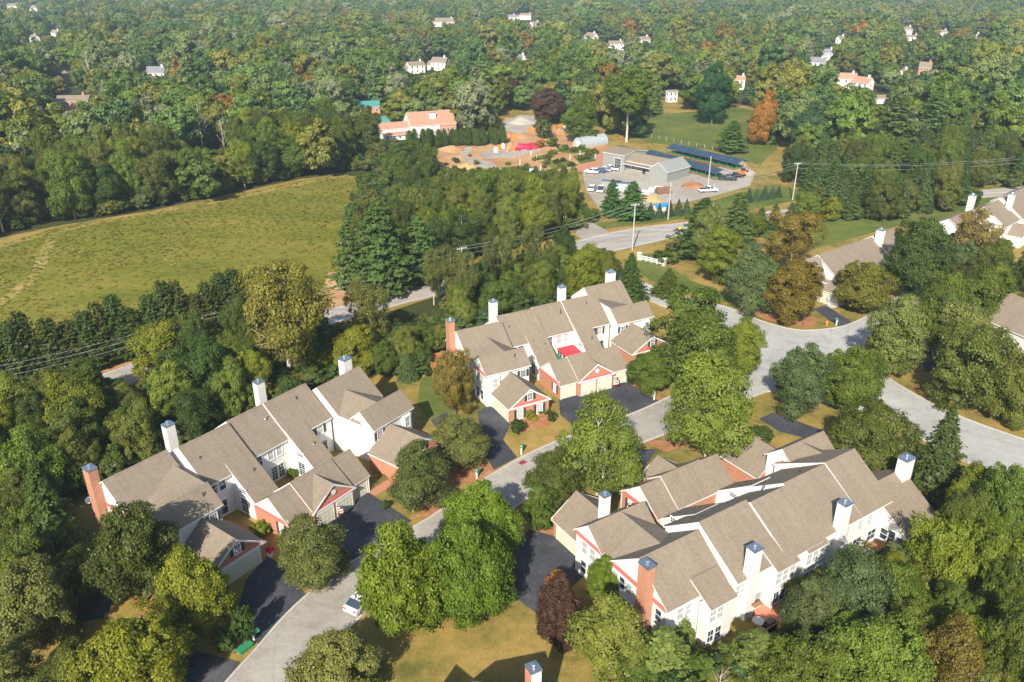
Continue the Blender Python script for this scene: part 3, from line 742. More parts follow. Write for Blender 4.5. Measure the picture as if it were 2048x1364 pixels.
# house D at the right of the estate road, house E beyond it, a corner of a third at the right edge
def house_D():
    r = empty('townhouse_row', (61.7, 154.5, 0), R(37), 'tan roofed house with white chimney behind the maples by the road', 'building', 'townhouse rows with tan roofs')
    hh = House(r, 1)
    hh.vol(-.5, 6.0, -.5, 6.6, 2.7, 5.9, axis='v', wall='siding', r0=0, r1=.3)
    hh.garage(2.6, 6.6, '+v', 2.5, 2.15); hh.garage(-.5, 3.6, '-u', 2.5, 2.15)
    hh.vol(1.2, 20.9, -5, 4.7, 5.4, 9.0, r1=0); hh.vol(20.93, 29.5, -5.2, 5.0, 5.5, 9.3, r0=0)
    hh.vol(5.4, 10.5, 2, 7.0, 4.7, 6.6, axis='v', r0=0)
    hh.slab([(1.5, -.1, 9.04), (-2.6, -5.2, 5.2), (-2.6, 5.0, 5.2)]); hh.box('wall', 'siding', -2.2, 1.3, -4.8, -.6, 0, 5.0)
    hh.chimney(21.2, 1.4, 1.5, 1.3, 4, 10.9)
    for u in (12, 14, 17, 23.5, 26.5):
        hh.win(u, 4.7 if u < 20 else 5.0, 4.2, '+v', .9, 1.4, (2, 2), dark=False); hh.win(u, 4.7 if u < 20 else 5.0, 1.5, '+v', 1.1, 1.6, (2, 2))
    for u in (7, 9): hh.win(u, 7.0, 3.4, '+v', .9, 1.4, (2, 2))
    return r
house_D()
def house_E():
    r = empty('townhouse_row', (122.4, 196.8, 0), R(42), 'tan roofed row with two chimneys among trees at the right edge', 'building', 'townhouse rows with tan roofs')
    hh = House(r, 1)
    hh.vol(-9, .5, -6, 5.2, 5.3, 9.2, r1=0); hh.vol(.53, 14, -5.4, 5.8, 5.5, 9.9); hh.vol(14.03, 28, -6, 5.2, 5.3, 9.4)
    hh.vol(-19, -9.05, -8.5, 0, 4.6, 7.2, r1=0); hh.vol(-6, 0, 3, 8.5, 2.7, 5.2, axis='v', r0=0)
    hh.chimney(.6, 2.2, 1.5, 1.2, 4, 11.0); hh.chimney(-6.0, -4.5, 1.6, 1.3, 4, 10.6)
    for u in (-7.5, 3, 6, 9, 12, 16): hh.win(u, 5.2 if u < .5 or u > 14 else 5.8, 4.2, '+v', .9, 1.4, (2, 2), dark=u > 5)
    hh.garage(-3, 8.5, '+v', 4.6, 2.15)
    return r
house_E()
def house_F():
    o = gp(2105, 735)
    r = empty('townhouse', (o.x, o.y, 0), R(20), 'tan roof corner half hidden by olive trees at the right edge', 'building', 'townhouse rows with tan roofs')
    hh = House(r, -1); hh.vol(-4, 7, 2, 12, 5.0, 9.0, axis='v')
    hh.win(1.5, 2, 4.1, '-v'); return r
house_F()
# ------------------------------------------------------------------ trees: prototypes
def quads_mesh(name, cen, nrm, size, val, mat, aspect=1.35, bend=0.0, upvec=None):
    n = len(cen)
    nrm = nrm / np.maximum(np.linalg.norm(nrm, axis=1, keepdims=True), 1e-6)
    r = rng.normal(size=(n, 3)) if upvec is None else upvec + rng.normal(size=(n, 3)) * .25
    t = np.cross(nrm, r); t /= np.maximum(np.linalg.norm(t, axis=1, keepdims=True), 1e-6)
    b = np.cross(nrm, t)
    hw = (size * .5)[:, None]; hl = hw * aspect
    if upvec is not None: t, b, hw, hl = t, b, hw, hl
    v = np.empty((n, 4, 3))
    v[:, 0] = cen - t * hw * .35 - b * hl
    v[:, 1] = cen + t * hw - b * hl * .1
    v[:, 2] = cen + t * hw * .3 + b * hl
    v[:, 3] = cen - t * hw + b * hl * .15
    me = bpy.data.meshes.new(name)
    me.vertices.add(n * 4); me.vertices.foreach_set('co', v.ravel())
    me.loops.add(n * 4); me.loops.foreach_set('vertex_index', np.arange(n * 4, dtype=np.int32))
    me.polygons.add(n); me.polygons.foreach_set('loop_start', np.arange(0, n * 4, 4, dtype=np.int32))
    me.update(calc_edges=True)
    a = me.attributes.new('leafv', 'FLOAT', 'FACE'); a.data.foreach_set('value', val.astype(np.float32))
    me.materials.append(MATS[mat]); return me
def rand_dirs(n):
    d = rng.normal(size=(n, 3)); return d / np.linalg.norm(d, axis=1, keepdims=True)
def crown_round(name, a, c, z0, lobes, cl_per, per, leaf, prof=0.0, mat='leaf', gap=0.0, lobe=.42, clump=.15, rough=.18, up=.30):
    """broadleaf crown: boughs (lobes) on an uneven ellipsoid, leaf sprays (clumps) on each bough, leaves on each spray"""
    d = rand_dirs(lobes * 3)
    keep = [0]                                   # spread the boughs
    for i in range(1, len(d)):
        if len(keep) >= lobes: break
        if min(np.linalg.norm(d[i] - d[j]) for j in keep) > 1.9 / math.sqrt(lobes): keep.append(i)
    d = d[keep]; lobes = len(d)
    d[:, 2] = np.where(d[:, 2] < -.75, d[:, 2] * .75, d[:, 2])
    rad = (.60 + rough * rng.normal(size=lobes)).clip(.30, .86)
    z = d[:, 2] * rad; tp_ = 1 - prof * z
    lc = np.stack([d[:, 0] * rad * a * tp_, d[:, 1] * rad * a * tp_, z * c], 1)
    lc = np.concatenate([lc, [[0, 0, 0], [0, 0, .35 * c]]]); nl = len(lc)
    lr = np.concatenate([lobe * (.75 + .5 * rng.random(lobes)), [.5, .5]]) * (a + c) / 2
    li = np.repeat(np.arange(nl), cl_per); nc = len(li)
    cd = rand_dirs(nc); od = lc[li] / np.maximum(np.linalg.norm(lc[li], axis=1, keepdims=True), 1e-3)
    cd = cd + od * .45 + np.array([0, 0, .15]); cd /= np.linalg.norm(cd, axis=1, keepdims=True)
    cc = lc[li] + cd * (lr[li] * (.70 + .38 * rng.random(nc)))[:, None] * np.array([1, 1, .82])
    cr = clump * (a + c) / 2 * (.6 + .8 * rng.random(nc))
    ci = np.repeat(np.arange(nc), per); k = len(ci)
    ld = rand_dirs(k) + cd[ci] * .35 + np.array([0, 0, .25]); ld /= np.linalg.norm(ld, axis=1, keepdims=True)
    q = .45 + .7 * rng.random(k)
    pos = cc[ci] + ld * (cr[ci] * q)[:, None] * np.array([1.25, 1.25, .8])
    nr = ld * .55 + cd[ci] * .5 + rng.normal(size=(k, 3)) * .42 + np.array([0, 0, up])
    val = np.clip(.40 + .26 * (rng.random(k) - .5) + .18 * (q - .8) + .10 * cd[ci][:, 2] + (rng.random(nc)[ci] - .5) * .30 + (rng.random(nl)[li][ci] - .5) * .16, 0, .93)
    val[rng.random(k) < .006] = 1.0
    sz = leaf * (.6 + .8 * rng.random(k))
    pos = pos + np.array([0, 0, z0 + c])
    if gap: kp = (rng.random(nc) > gap)[ci]; pos, nr, sz, val = pos[kp], nr[kp], sz[kp], val[kp]
    return quads_mesh(name, pos, nr, sz, val, mat)
def crown_conifer(name, h, r, z0, whorls, br, tufts, leaf, droop=.25, power=.85, layered=0.0, mat='leaf', irregular=.15, up=.0):
    P, Nn, S, Vv = [], [], [], []
    for w in range(whorls):
        t = (w + .35 * rng.random()) / whorls; z = z0 + (h - z0) * t
        L = r * (1 - t) ** power * (1 - .25 * max(0, .12 - t) / .12) + .12
        nb = max(4, int(br * (1 - .45 * t))); ph = rng.random() * 6.28
        for b in range(nb):
            an = ph + 6.283 * b / nb + rng.normal() * .16; Lb = L * (1 + irregular * rng.normal())
            nt = max(3, int(tufts * (.35 + .65 * Lb / r)))
            s = (np.arange(nt) + rng.random(nt)) / nt; s = .18 + .82 * s
            zz = z + up * Lb * s - droop * Lb * s ** 1.5 + rng.normal(size=nt) * .07
            wdt = (.30 * (1 - s) + .10) * Lb + .1
            off = rng.normal(size=nt) * wdt * .55
            x = np.cos(an) * Lb * s - np.sin(an) * off; y = np.sin(an) * Lb * s + np.cos(an) * off
            P.append(np.stack([x, y, zz], 1))
            nn = np.stack([np.cos(an) * np.ones(nt) * .5, np.sin(an) * np.ones(nt) * .5, np.ones(nt) * .75], 1) + rng.normal(size=(nt, 3)) * .38
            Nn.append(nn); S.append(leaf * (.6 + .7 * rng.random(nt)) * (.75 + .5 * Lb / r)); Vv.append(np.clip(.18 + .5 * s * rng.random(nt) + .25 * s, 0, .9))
    return quads_mesh(name, np.concatenate(P), np.concatenate(Nn), np.concatenate(S), np.concatenate(Vv), mat, 1.7)
def trunk_mesh(name, h, r, limbs, spread, mat, start=.35, twigs=3, lean=.03, n=6, top=.8, fork=1):
    mb = MB()
    for fk in range(fork):
        p = Vector((fk * .5 - (fork - 1) * .25, 0, -.1)); rr = r; segs = 6; pts = []
        le = Vector((rng.normal() * lean + (fk - (fork - 1) / 2) * .16, rng.normal() * lean, 1))
        for i in range(segs):
            q = p + Vector((le.x + rng.normal() * .03, le.y + rng.normal() * .03, 1)) * (h * top / segs)
            r2 = rr * (.84 if i else .78); mb.tube(p, q, rr, r2, n, cap=i == segs - 1); pts.append((p.copy(), q.copy(), rr)); p, rr = q, r2
        for k in range(limbs):
            t = start + (1 - start) * (k + rng.random() * .8) / limbs; i = min(segs - 1, int(t * segs)); a, b, ra = pts[i]
            st = a.lerp(b, (t * segs) % 1.0); an = k * 2.4 + rng.random(); el = .55 + .5 * t
            L = spread * (1.15 - .65 * t) * (.8 + .4 * rng.random())
            d = Vector((math.cos(an) * math.cos(el), math.sin(an) * math.cos(el), math.sin(el)))
            m = st + d * L * .5; e = m + (d + Vector((0, 0, .25))).normalized() * L * .55
            mb.tube(st, m, ra * .5, ra * .34, 5, cap=False); mb.tube(m, e, ra * .34, ra * .1, 4)
            for w in range(twigs):
                tt = .3 + .65 * rng.random(); s0 = m.lerp(e, tt); dd = (d + Vector(rng.normal(size=3)) * .7).normalized()
                mb.tube(s0, s0 + dd * L * .34, ra * .16, ra * .04, 3)
    return mb.mesh(name, mat)
TP = {}   # kind -> list of (crown mesh or None, trunk mesh, height, radius, crown half height, crown centre z)
def reg(kind, cm, tm, h, r, c, zc):
    if cm is not None:
        co = np.empty(len(cm.vertices) * 3); cm.vertices.foreach_get('co', co); co = co.reshape(-1, 3)
        r = float(np.percentile(np.hypot(co[:, 0], co[:, 1]), 99.3)); zlo, zhi = np.percentile(co[:, 2], [.4, 99.9])
        h = float(co[:, 2].max()) if kind in ('pine', 'spruce', 'cypress') else float(zhi); c = float(zhi - zlo) / 2; zc = float(zhi + zlo) / 2
    TP.setdefault(kind, []).append((cm, tm, h, r, c, zc))
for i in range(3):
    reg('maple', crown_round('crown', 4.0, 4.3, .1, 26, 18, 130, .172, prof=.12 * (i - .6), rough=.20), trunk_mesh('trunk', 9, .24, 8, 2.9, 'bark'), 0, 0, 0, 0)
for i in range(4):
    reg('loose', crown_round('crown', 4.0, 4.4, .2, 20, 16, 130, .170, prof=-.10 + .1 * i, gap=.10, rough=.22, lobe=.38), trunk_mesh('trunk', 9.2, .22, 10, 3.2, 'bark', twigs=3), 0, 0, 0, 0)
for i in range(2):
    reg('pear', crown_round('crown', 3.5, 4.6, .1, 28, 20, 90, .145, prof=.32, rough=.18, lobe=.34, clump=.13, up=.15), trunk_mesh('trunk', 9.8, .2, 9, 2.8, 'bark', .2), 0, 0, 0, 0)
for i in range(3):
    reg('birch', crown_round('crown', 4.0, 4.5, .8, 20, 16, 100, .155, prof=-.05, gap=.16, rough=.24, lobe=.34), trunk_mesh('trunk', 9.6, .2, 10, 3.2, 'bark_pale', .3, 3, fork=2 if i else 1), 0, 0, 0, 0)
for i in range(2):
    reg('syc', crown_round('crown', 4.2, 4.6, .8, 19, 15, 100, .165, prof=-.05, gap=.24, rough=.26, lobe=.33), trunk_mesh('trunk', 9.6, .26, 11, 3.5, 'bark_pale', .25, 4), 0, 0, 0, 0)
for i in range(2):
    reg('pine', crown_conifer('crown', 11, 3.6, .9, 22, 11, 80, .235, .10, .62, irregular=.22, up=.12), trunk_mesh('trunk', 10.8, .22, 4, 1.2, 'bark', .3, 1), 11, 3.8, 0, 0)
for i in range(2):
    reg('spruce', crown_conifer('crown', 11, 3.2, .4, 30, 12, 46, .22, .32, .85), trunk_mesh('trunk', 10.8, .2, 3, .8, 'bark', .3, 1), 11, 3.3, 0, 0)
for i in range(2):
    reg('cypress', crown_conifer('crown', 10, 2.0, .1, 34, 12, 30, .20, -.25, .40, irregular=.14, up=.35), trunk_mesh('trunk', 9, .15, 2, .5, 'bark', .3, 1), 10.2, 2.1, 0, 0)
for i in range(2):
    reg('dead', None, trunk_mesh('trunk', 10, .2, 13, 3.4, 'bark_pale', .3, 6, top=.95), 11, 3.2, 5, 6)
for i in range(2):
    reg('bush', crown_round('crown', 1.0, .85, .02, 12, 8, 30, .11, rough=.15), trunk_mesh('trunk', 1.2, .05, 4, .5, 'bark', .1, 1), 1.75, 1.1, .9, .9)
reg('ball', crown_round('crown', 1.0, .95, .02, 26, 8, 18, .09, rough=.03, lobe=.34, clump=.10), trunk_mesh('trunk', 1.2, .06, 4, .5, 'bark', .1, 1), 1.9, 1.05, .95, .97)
CONES = ('pine', 'spruce', 'cypress')
NAMES = dict(maple='maple_tree', loose='broadleaf_tree', pear='street_tree', birch='birch_tree', syc='sycamore_tree', pine='pine_tree', spruce='spruce_tree', cypress='cypress_tree', dead='dead_tree', bush='shrub', ball='clipped_shrub')
CATS = dict(maple='tree', loose='tree', pear='tree', birch='tree', syc='tree', pine='pine tree', spruce='spruce tree', cypress='cypress tree', dead='dead tree', bush='shrub', ball='shrub')
FOOT = []          # (x, y, radius) of placed trees
# stretches of road, walls and yard that stay open to view: no wood grows just in front of them (x0, y0, x1, y1, ground distance)
OPEN = [(655, 585, 880, 650, 152), (232, 735, 290, 765, 122), (1150, 446, 1365, 505, 195), (1370, 1085, 1570, 1290, 70), (1570, 1040, 1860, 1105, 78), (885, 640, 985, 700, 108), (720, 225, 915, 275, 300), (1160, 325, 1510, 405, 235),
        (880, 262, 1060, 340, 290), (1060, 240, 1240, 330, 300), (1480, 385, 1575, 412, 240), (1500, 190, 1558, 272, 318), (1205, 145, 1320, 245, 312), (385, 225, 455, 298, 285), (1110, 180, 1205, 270, 312), (640, 560, 700, 630, 165), (445, 1060, 535, 1150, 68), (1015, 790, 1110, 850, 103)]
def hides(x, y, h, r):
    X, Yb, zc = px((x, y, 0)); Yt = px((x, y, h))[1]; hw = r * F / zc * .85
    return any(y < D and X + hw > a and X - hw < c2 and Yt < d2 - 4 and Yb > b2 + 4 for a, b2, c2, d2, D in OPEN)
def place(kind, p, h, r, col, label, group=None, var=None, bark=None, jit=.10):
    protos = TP[kind]; i = rng.integers(len(protos)) if var is None else var % len(protos)
    cm, tm, H0, R0, c0, zc0 = protos[i]
    o = empty(NAMES[kind], (p[0], p[1], 0), rng.random() * 6.283, label, CATS[kind], group)
    o.scale = (r / R0, r / R0, h / H0)
    if cm is not None:
        cr = link('crown', cm, o); j = 1 + rng.normal() * jit
        cr.color = (max(.004, col[0] * j * (1 + rng.normal() * .05)), max(.004, col[1] * j), max(.002, col[2] * j), 1)
    link('trunk', tm, o)
    FOOT.append((p[0], p[1], r)); return o
def tree(kind, cx, top, bot, w, col, label, group=None, var=None):
    """a tree from its outline on the survey sheet: centre x, top, bottom and width"""
    e = PITCH + math.atan(((top + bot) / 2 - CY) / F)
    if kind in CONES:
        b = gp(cx, bot)
        for _ in range(4):
            _, _, zc = px((b.x, b.y, 0)); s = F / zc; a = w / 2 / s
            e = math.atan2(CAM_H, math.hypot(b.x, b.y)); b = gp(cx, bot - a * math.sin(e) * s * .8)
        h = height_at(cx, bot - a * math.sin(e) * s * .8, top)
        x, y = b.x, b.y
    else:
        hc = 5.0
        for _ in range(6):
            q = gp(cx, (top + bot) / 2, hc); _, _, zc = px(q); s = F / zc
            e = math.atan2(CAM_H - hc, math.hypot(q.x, q.y))
            a = w / 2 / s; semi = (bot - top) / 2 / s
            cc = math.sqrt(max(semi * semi - (a * math.sin(e)) ** 2, (.45 * a) ** 2)) / math.cos(e)
            hc = cc * TP[kind][0][5] / TP[kind][0][4]
        x, y = q.x, q.y; h = hc + cc
    return place(kind, (x, y), h, a, col, label, group, var)

# ------------------------------------------------------------------ trees one can point to
BR = (.125, .178, .016); YG = (.162, .190, .019); OL = (.128, .148, .028); OLD = (.083, .106, .020); DK = (.060, .098, .020)
GG = (.155, .172, .046); BG = (.100, .145, .055); PN = (.075, .118, .032); PNL = (.130, .170, .045); OR = (.31, .15, .03); PU = (.080, .047, .036); MG = (.100, .140, .020); LG = (.150, .190, .030)
T = [
 ('maple', 955, 960, 1125, 170, BR, 'bright green maple by the lane, farthest of the three in the middle'),
 ('maple', 938, 1035, 1245, 190, BR, 'bright green maple nearest the dark driveway, right of the three in the middle'),
 ('maple', 802, 1045, 1265, 195, BR, 'bright green maple over the parked white car, left of the three in the middle'),
 ('loose', 672, 1245, 1420, 185, GG, 'pale olive tree beside the lane at the bottom edge'),
 ('pear', 838, 882, 1014, 132, (.125, .150, .040), 'olive street tree in front of the garage wing beside the lane'),
 ('pear', 626, 1028, 1170, 150, (.125, .150, .040), 'olive street tree between the two dark driveways of the left row'),
 ('maple', 392, 1078, 1268, 165, YG, 'yellow green maple in front of the left row garage gable'),
 ('loose', 268, 1000, 1215, 180, OLD, 'dark olive tree against the left row brick chimney end'),
 ('spruce', 122, 920, 1155, 130, DK, 'tall dark spruce left of the brick end chimney'),
 ('maple', 262, 1220, 1430, 220, YG, 'yellow green maple in the bottom left corner'),
 ('loose', 55, 1115, 1310, 190, GG, 'grey green tree left of the small grey driveway'),
 ('loose', 150, 1105, 1225, 95, OLD, 'small olive tree between the spruce and the grey driveway'),
 ('loose', 350, 1225, 1345, 110, OLD, 'shaded olive tree behind the clipped round shrub'),
 ('pear', 922, 824, 932, 116, GG, 'pale olive tree between the left row and the middle row'),
 ('birch', 1205, 792, 965, 195, LG, 'light green birch with pale twin trunks beside the lane'),
 ('maple', 1112, 888, 1012, 122, OLD, 'dark green tree hugging the left of the light birch'),
 ('loose', 1080, 962, 1058, 92, MG, 'drooping green tree at the garage corner of the right row'),
 ('birch', 1425, 697, 900, 200, LG, 'big light green tree with two leaning trunks above the right row'),
 ('loose', 1395, 572, 770, 205, (.075, .112, .018), 'big dark green tree right of the middle row'),
 ('maple', 1485, 632, 742, 100, YG, 'yellow green tree at the kerb of the estate road corner'),
 ('maple', 1305, 698, 778, 105, MG, 'small dark tree at the right garage of the middle row'),
 ('pear', 1602, 684, 818, 118, BG, 'blue green tree on the corner lawn by the junction'),
 ('maple', 1704, 692, 818, 122, MG, 'green maple beside the blue green tree on the corner lawn'),
 ('pear', 1795, 583, 745, 132, GG, 'pale blue green tree on the far kerb of the junction'),
 ('pear', 1508, 488, 614, 118, BG, 'blue green tree left of the two orange tinged maples'),
 ('maple', 1588, 518, 636, 120, (.17, .125, .02), 'orange tinged round maple left of the small driveway'),
 ('maple', 1730, 524, 622, 114, (.13, .125, .02), 'orange tinged round maple right of the small driveway'),
 ('maple', 1842, 438, 594, 124, DK, 'dark green maple with bare trunk right of the tan roofed house'),
 ('maple', 1888, 545, 700, 105, MG, 'green maple above the shaded side driveway'),
 ('maple', 1968, 535, 660, 120, MG, 'green maple below the far right townhouses'),
 ('birch', 1935, 600, 715, 140, GG, 'thin grey green birch in front of the right edge roof'),
 ('loose', 1945, 645, 815, 190, OL, 'wide olive tree over the right kerb of the estate road'),
 ('loose', 2035, 700, 850, 120, OL, 'olive tree at the right edge above the estate road'),
 ('maple', 1742, 792, 945, 175, OLD, 'dark green tree behind the roof of the right row'),
 ('maple', 1757, 878, 955, 85, YG, 'small yellow green tree at the right row roof corner'),
 ('spruce', 1862, 812, 1015, 128, (.07, .10, .028), 'tall spruce behind the right row end chimney'),
 ('maple', 2008, 928, 1095, 115, MG, 'green maple at the right edge below the estate road'),
 ('loose', 1705, 1090, 1275, 175, (.085, .115, .045), 'grey green tree against the back porch of the right row'),
 ('loose', 1622, 1148, 1300, 120, (.085, .115, .045), 'grey green tree beside the brick patio'),
 ('loose', 1795, 1118, 1265, 130, MG, 'dark green tree below the screened porch'),
 ('loose', 1888, 1035, 1205, 150, YG, 'yellow green tree right of the screened porch'),
 ('loose', 1985, 1060, 1235, 150, YG, 'yellow green tree at the right edge below the maple'),
 ('maple', 1755, 1225, 1420, 190, LG, 'light green tree at the bottom right of the patio'),
 ('loose', 1900, 1225, 1420, 165, (.16, .115, .025), 'orange flecked tree near the bottom right corner'),
 ('loose', 2020, 1200, 1400, 130, MG, 'green tree in the bottom right corner'),
 ('pine', 1630, 1270, 1440, 140, PNL, 'soft green pine at the bottom right of the back garden'),
 ('pine', 1318, 1258, 1425, 165, PNL, 'grey green pine at the bottom edge below the right row'),
 ('pine', 1505, 1262, 1430, 165, PNL, 'light green pine at the bottom edge below the brick patio'),
 ('loose', 1222, 1182, 1370, 175, OL, 'olive tree right of the purple leaved tree'),
 ('spruce', 1302, 1190, 1272, 62, (.13, .19, .14), 'small blue spruce at the right row brick chimney'),
 ('spruce', 1352, 1205, 1300, 78, PNL, 'small grey green spruce at the right row back corner'),
 ('maple', 1208, 1112, 1205, 82, BR, 'small bright green tree at the white bay of the right row'),
 ('maple', 1115, 1148, 1288, 98, PU, 'purple leaved tree beside the dark driveway'),
 ('loose', 15, 1270, 1440, 150, GG, 'grey green tree in the bottom left corner behind the yellow green maple'),
 ('loose', 140, 1285, 1430, 130, OL, 'olive tree left of the yellow green maple at the bottom edge'),
 ('loose', 908, 702, 830, 88, (.17, .135, .03), 'brownish olive tree in front of the middle row brick chimney end'),
 ('maple', 1316, 1178, 1228, 40, (.22, .05, .03), 'small red leaved tree at the foot of the right row brick chimney'),
 ('dead', 1440, 1325, 1430, 90, OL, 'bare grey shrub between the two bottom pines'),
 ('syc', 562, 512, 735, 218, (.165, .165, .030), 'big sycamore with pale twin trunks beside the county road'),
 ('loose', 315, 640, 765, 135, YG, 'yellow green tree standing at the county road beside the pole'),
 ('loose', 150, 745, 905, 150, YG, 'yellow green tree nearest the left row on the wood edge'),
 ('syc', 735, 560, 680, 100, (.12, .13, .03), 'thin leaning tree beside the county road below the pines'),
 ('pine', 768, 398, 612, 150, PN, 'tall blue green pine at the corner of the meadow'),
 ('pine', 706, 436, 600, 85, PN, 'shorter pine left of the tall meadow corner pine'),
 ('pine', 842, 430, 580, 105, PN, 'pine right of the tall meadow corner pine'),
 ('spruce', 1258, 505, 612, 78, DK, 'dark spruce right of the middle row end chimney'),
 ('spruce', 1335, 536, 600, 70, OLD, 'olive spruce between the middle row and the estate road'),
 ('birch', 1172, 480, 600, 100, YG, 'yellow green tree behind the middle row end chimney'),
 ('pine', 1400, 395, 530, 120, PN, 'dark pine on the entrance lawn beside the county road'),
 ('pine', 1470, 385, 500, 80, PN, 'second dark pine on the entrance lawn'),
 ('birch', 1415, 405, 500, 70, (.16, .18, .05), 'light leaved birch in front of the entrance lawn pines'),
 ('loose', 1440, 448, 565, 105, YG, 'golden green tree with a bare trunk on the entrance lawn'),
 ('syc', 1588, 415, 525, 125, (.24, .18, .035), 'golden leaved sycamore with white limbs left of the tan roofed house'),
 ('syc', 1950, 412, 525, 110, (.20, .15, .05), 'golden brown sycamore in front of the far right townhouses'),
 ('pear', 1925, 480, 560, 60, BG, 'blue green tree between the dark maple and the far right townhouses'),
 ('pine', 1262, 362, 448, 75, (.06, .125, .03), 'dark green fir at the yard entrance, right of a pair'),
 ('pine', 1222, 358, 440, 50, (.06, .125, .03), 'dark green fir at the yard entrance, left of a pair'),
 ('pine', 1462, 240, 310, 68, PN, 'blue green pine on the far lawn behind the shade houses'),
 ('maple', 1528, 182, 278, 62, OR, 'orange autumn tree at the right of the far lawn'),
 ('maple', 1622, 205, 300, 85, (.06, .115, .05), 'blue green broad tree right of the orange autumn tree'),
 ('pine', 1780, 190, 320, 110, PN, 'tall layered pine on the right beyond the county road, nearer of two'),
 ('pine', 1850, 185, 310, 110, PN, 'tall layered pine on the right beyond the county road, farther of two'),
 ('pear', 1160, 185, 272, 75, MG, 'green tree behind the hoop greenhouse'),
 ('maple', 1430, 128, 235, 78, (.03, .085, .03), 'dark green round tree at the far edge of the lawn'),
 ('maple', 1095, 178, 240, 78, PU, 'purple leaved tree behind the nursery gravel heap'),
 ('maple', 1022, 155, 205, 45, PU, 'small purple leaved tree behind the far lawn'),
 ('maple', 1412, 85, 130, 55, OR, 'bright orange autumn tree on the far wooded slope'),
 ('maple', 1425, 62, 105, 60, (.26, .12, .02), 'rust orange tree behind the bright orange tree'),
 ('spruce', 944, 226, 260, 18, (.25, .36, .34), 'small silver blue spruce behind the pink roofed building'),
 ('maple', 968, 200, 255, 70, BR, 'green tree between the pink roofed building and the gravel heap'),
 ('ball', 1088, 238, 270, 44, DK, 'round clipped tree in the middle of the nursery yard'),
 ('bush', 1080, 278, 294, 26, OR, 'orange shrub on the bare nursery ground'),
 ('bush', 1105, 272, 292, 26, MG, 'green shrub beside the orange shrub on the nursery ground'),
 ('dead', 398, 205, 300, 60, OL, 'bare pale dead tree in the wood behind the meadow, taller one'),
 ('dead', 445, 230, 310, 30, OL, 'bare pale dead trunk right of the taller dead tree'),
 ('dead', 602, 205, 265, 50, OL, 'bare pale tree crown above the wood left of the pink roof'),
 ('dead', 607, 68, 130, 35, OL, 'bare grey tree far off in the wood'),
 ('dead', 178, 105, 190, 40, OL, 'bare branched tree near the far brick house'),
]
for t in T: tree(*t)
reg('tall', crown_round('crown', 4.2, 3.2, 5.0, 20, 15, 80, .23, rough=.2), trunk_mesh('trunk', 11, .26, 8, 3.4, 'bark_pale', .5, 4), 0, 0, 0, 0)
NAMES['tall'] = 'broadleaf_tree'; CATS['tall'] = 'tree'
p = gp(1253, 284); place('tall', (p.x, p.y), height_at(1253, 284, 138), 10.5, (.10, .15, .018), 'tall green tree with long bare trunk beside the hoop greenhouse')
ORD = 'first second third fourth fifth sixth seventh eighth ninth tenth eleventh twelfth thirteenth fourteenth fifteenth sixteenth seventeenth eighteenth nineteenth twentieth'.split()
def ordn(i): return ORD[i] if i < 20 else ('twenty-' + ORD[i - 20] if i < 29 else 'thirtieth' if i == 29 else 'thirty-' + ORD[i - 30])
def rank(objs, fmt):
    objs.sort(key=lambda o: px(o.location)[0])
    for i, o in enumerate(objs): o['label'] = fmt % ordn(i) if len(objs) > 1 else (fmt % 'only').replace(' from the left', '')
COLN = {}
for i, (cx, top, bot, w, col, lb) in enumerate([(450, 1252, 1302, 58, DK, 'clipped round shrub at the mailbox by the lower driveway'), (487, 1212, 1280, 52, DK, 'tall clipped shrub behind the round one by the driveway'),
    (1104, 822, 842, 22, DK, 'clipped shrub at the front of the middle row garage gable'), (1083, 806, 828, 32, MG, 'spreading shrub in front of the middle row garage doors'), (1035, 838, 866, 34, DK, 'dark round shrub at the corner of the garage gable'),
    (1068, 832, 842, 17, (.30, .24, .02), 'small golden shrub under the garage gable windows'), (1262, 742, 768, 20, DK, 'upright shrub at the right garage door'), (1110, 1138, 1185, 50, (.33, .17, .02), 'golden orange shrub beside the purple leaved tree'),
    (1075, 1000, 1060, 34, MG, 'green shrub at the right row garage corner'), (1310, 1008, 1030, 24, DK, 'shrub at the brick gable of the right row garages'), (770, 1000, 1018, 20, DK, 'round shrub beside the left row garage door'), (520, 1040, 1075, 46, YG, 'leafy yellow green shrub in the left row court'),
    (590, 1075, 1092, 26, DK, 'dark shrub under the left row brick gable'), (1330, 498, 520, 60, MG, 'broad shrub behind the white entrance fence'), (1200, 682, 705, 16, MG, 'shrub in the right court of the middle row'), (585, 935, 955, 26, MG, 'shrub in the court of the left row'),
    (1520, 860, 880, 60, DK, 'low hedge shrub at the far garage of the right row'), (1410, 860, 880, 46, DK, 'dark shrub at the foot of the leaning trunks'), (1060, 818, 838, 26, (.16, .17, .02), 'yellow green shrubs between garage block and gable'),
    (1245, 290, 308, 32, MG, 'round shrub at the end of the hoop greenhouse')]):
    tree('ball' if i % 2 == 0 or i < 3 else 'bush', cx, top, bot, w, col, lb)
# cypress screen along the meadow
base = smooth_line([gp(*p) for p in [(-40, 800), (60, 772), (160, 745), (270, 716), (380, 688), (500, 654)]], 3)
L = [0]
for i in range(1, len(base)): L.append(L[-1] + (base[i] - base[i - 1]).length)
k = 0; CY_ = []
for d in np.arange(1.0, L[-1], 2.6):
    i = max(j for j in range(len(L)) if L[j] <= d); p = base[min(i, len(base) - 2)].lerp(base[min(i + 1, len(base) - 1)], (d - L[i]) / max(.01, (L[min(i + 1, len(L) - 1)] - L[i])))
    CY_.append(place('cypress', (p.x + rng.normal() * .3, p.y + rng.normal() * .4), 11.3 + rng.normal() * 1.3, 2.5 + rng.random() * .7, (.050 + .03 * rng.random(), .088, .022), None, 'cypress screen along the meadow')); k += 1
rank(CY_, '%s dark cypress from the left in the screen along the meadow')
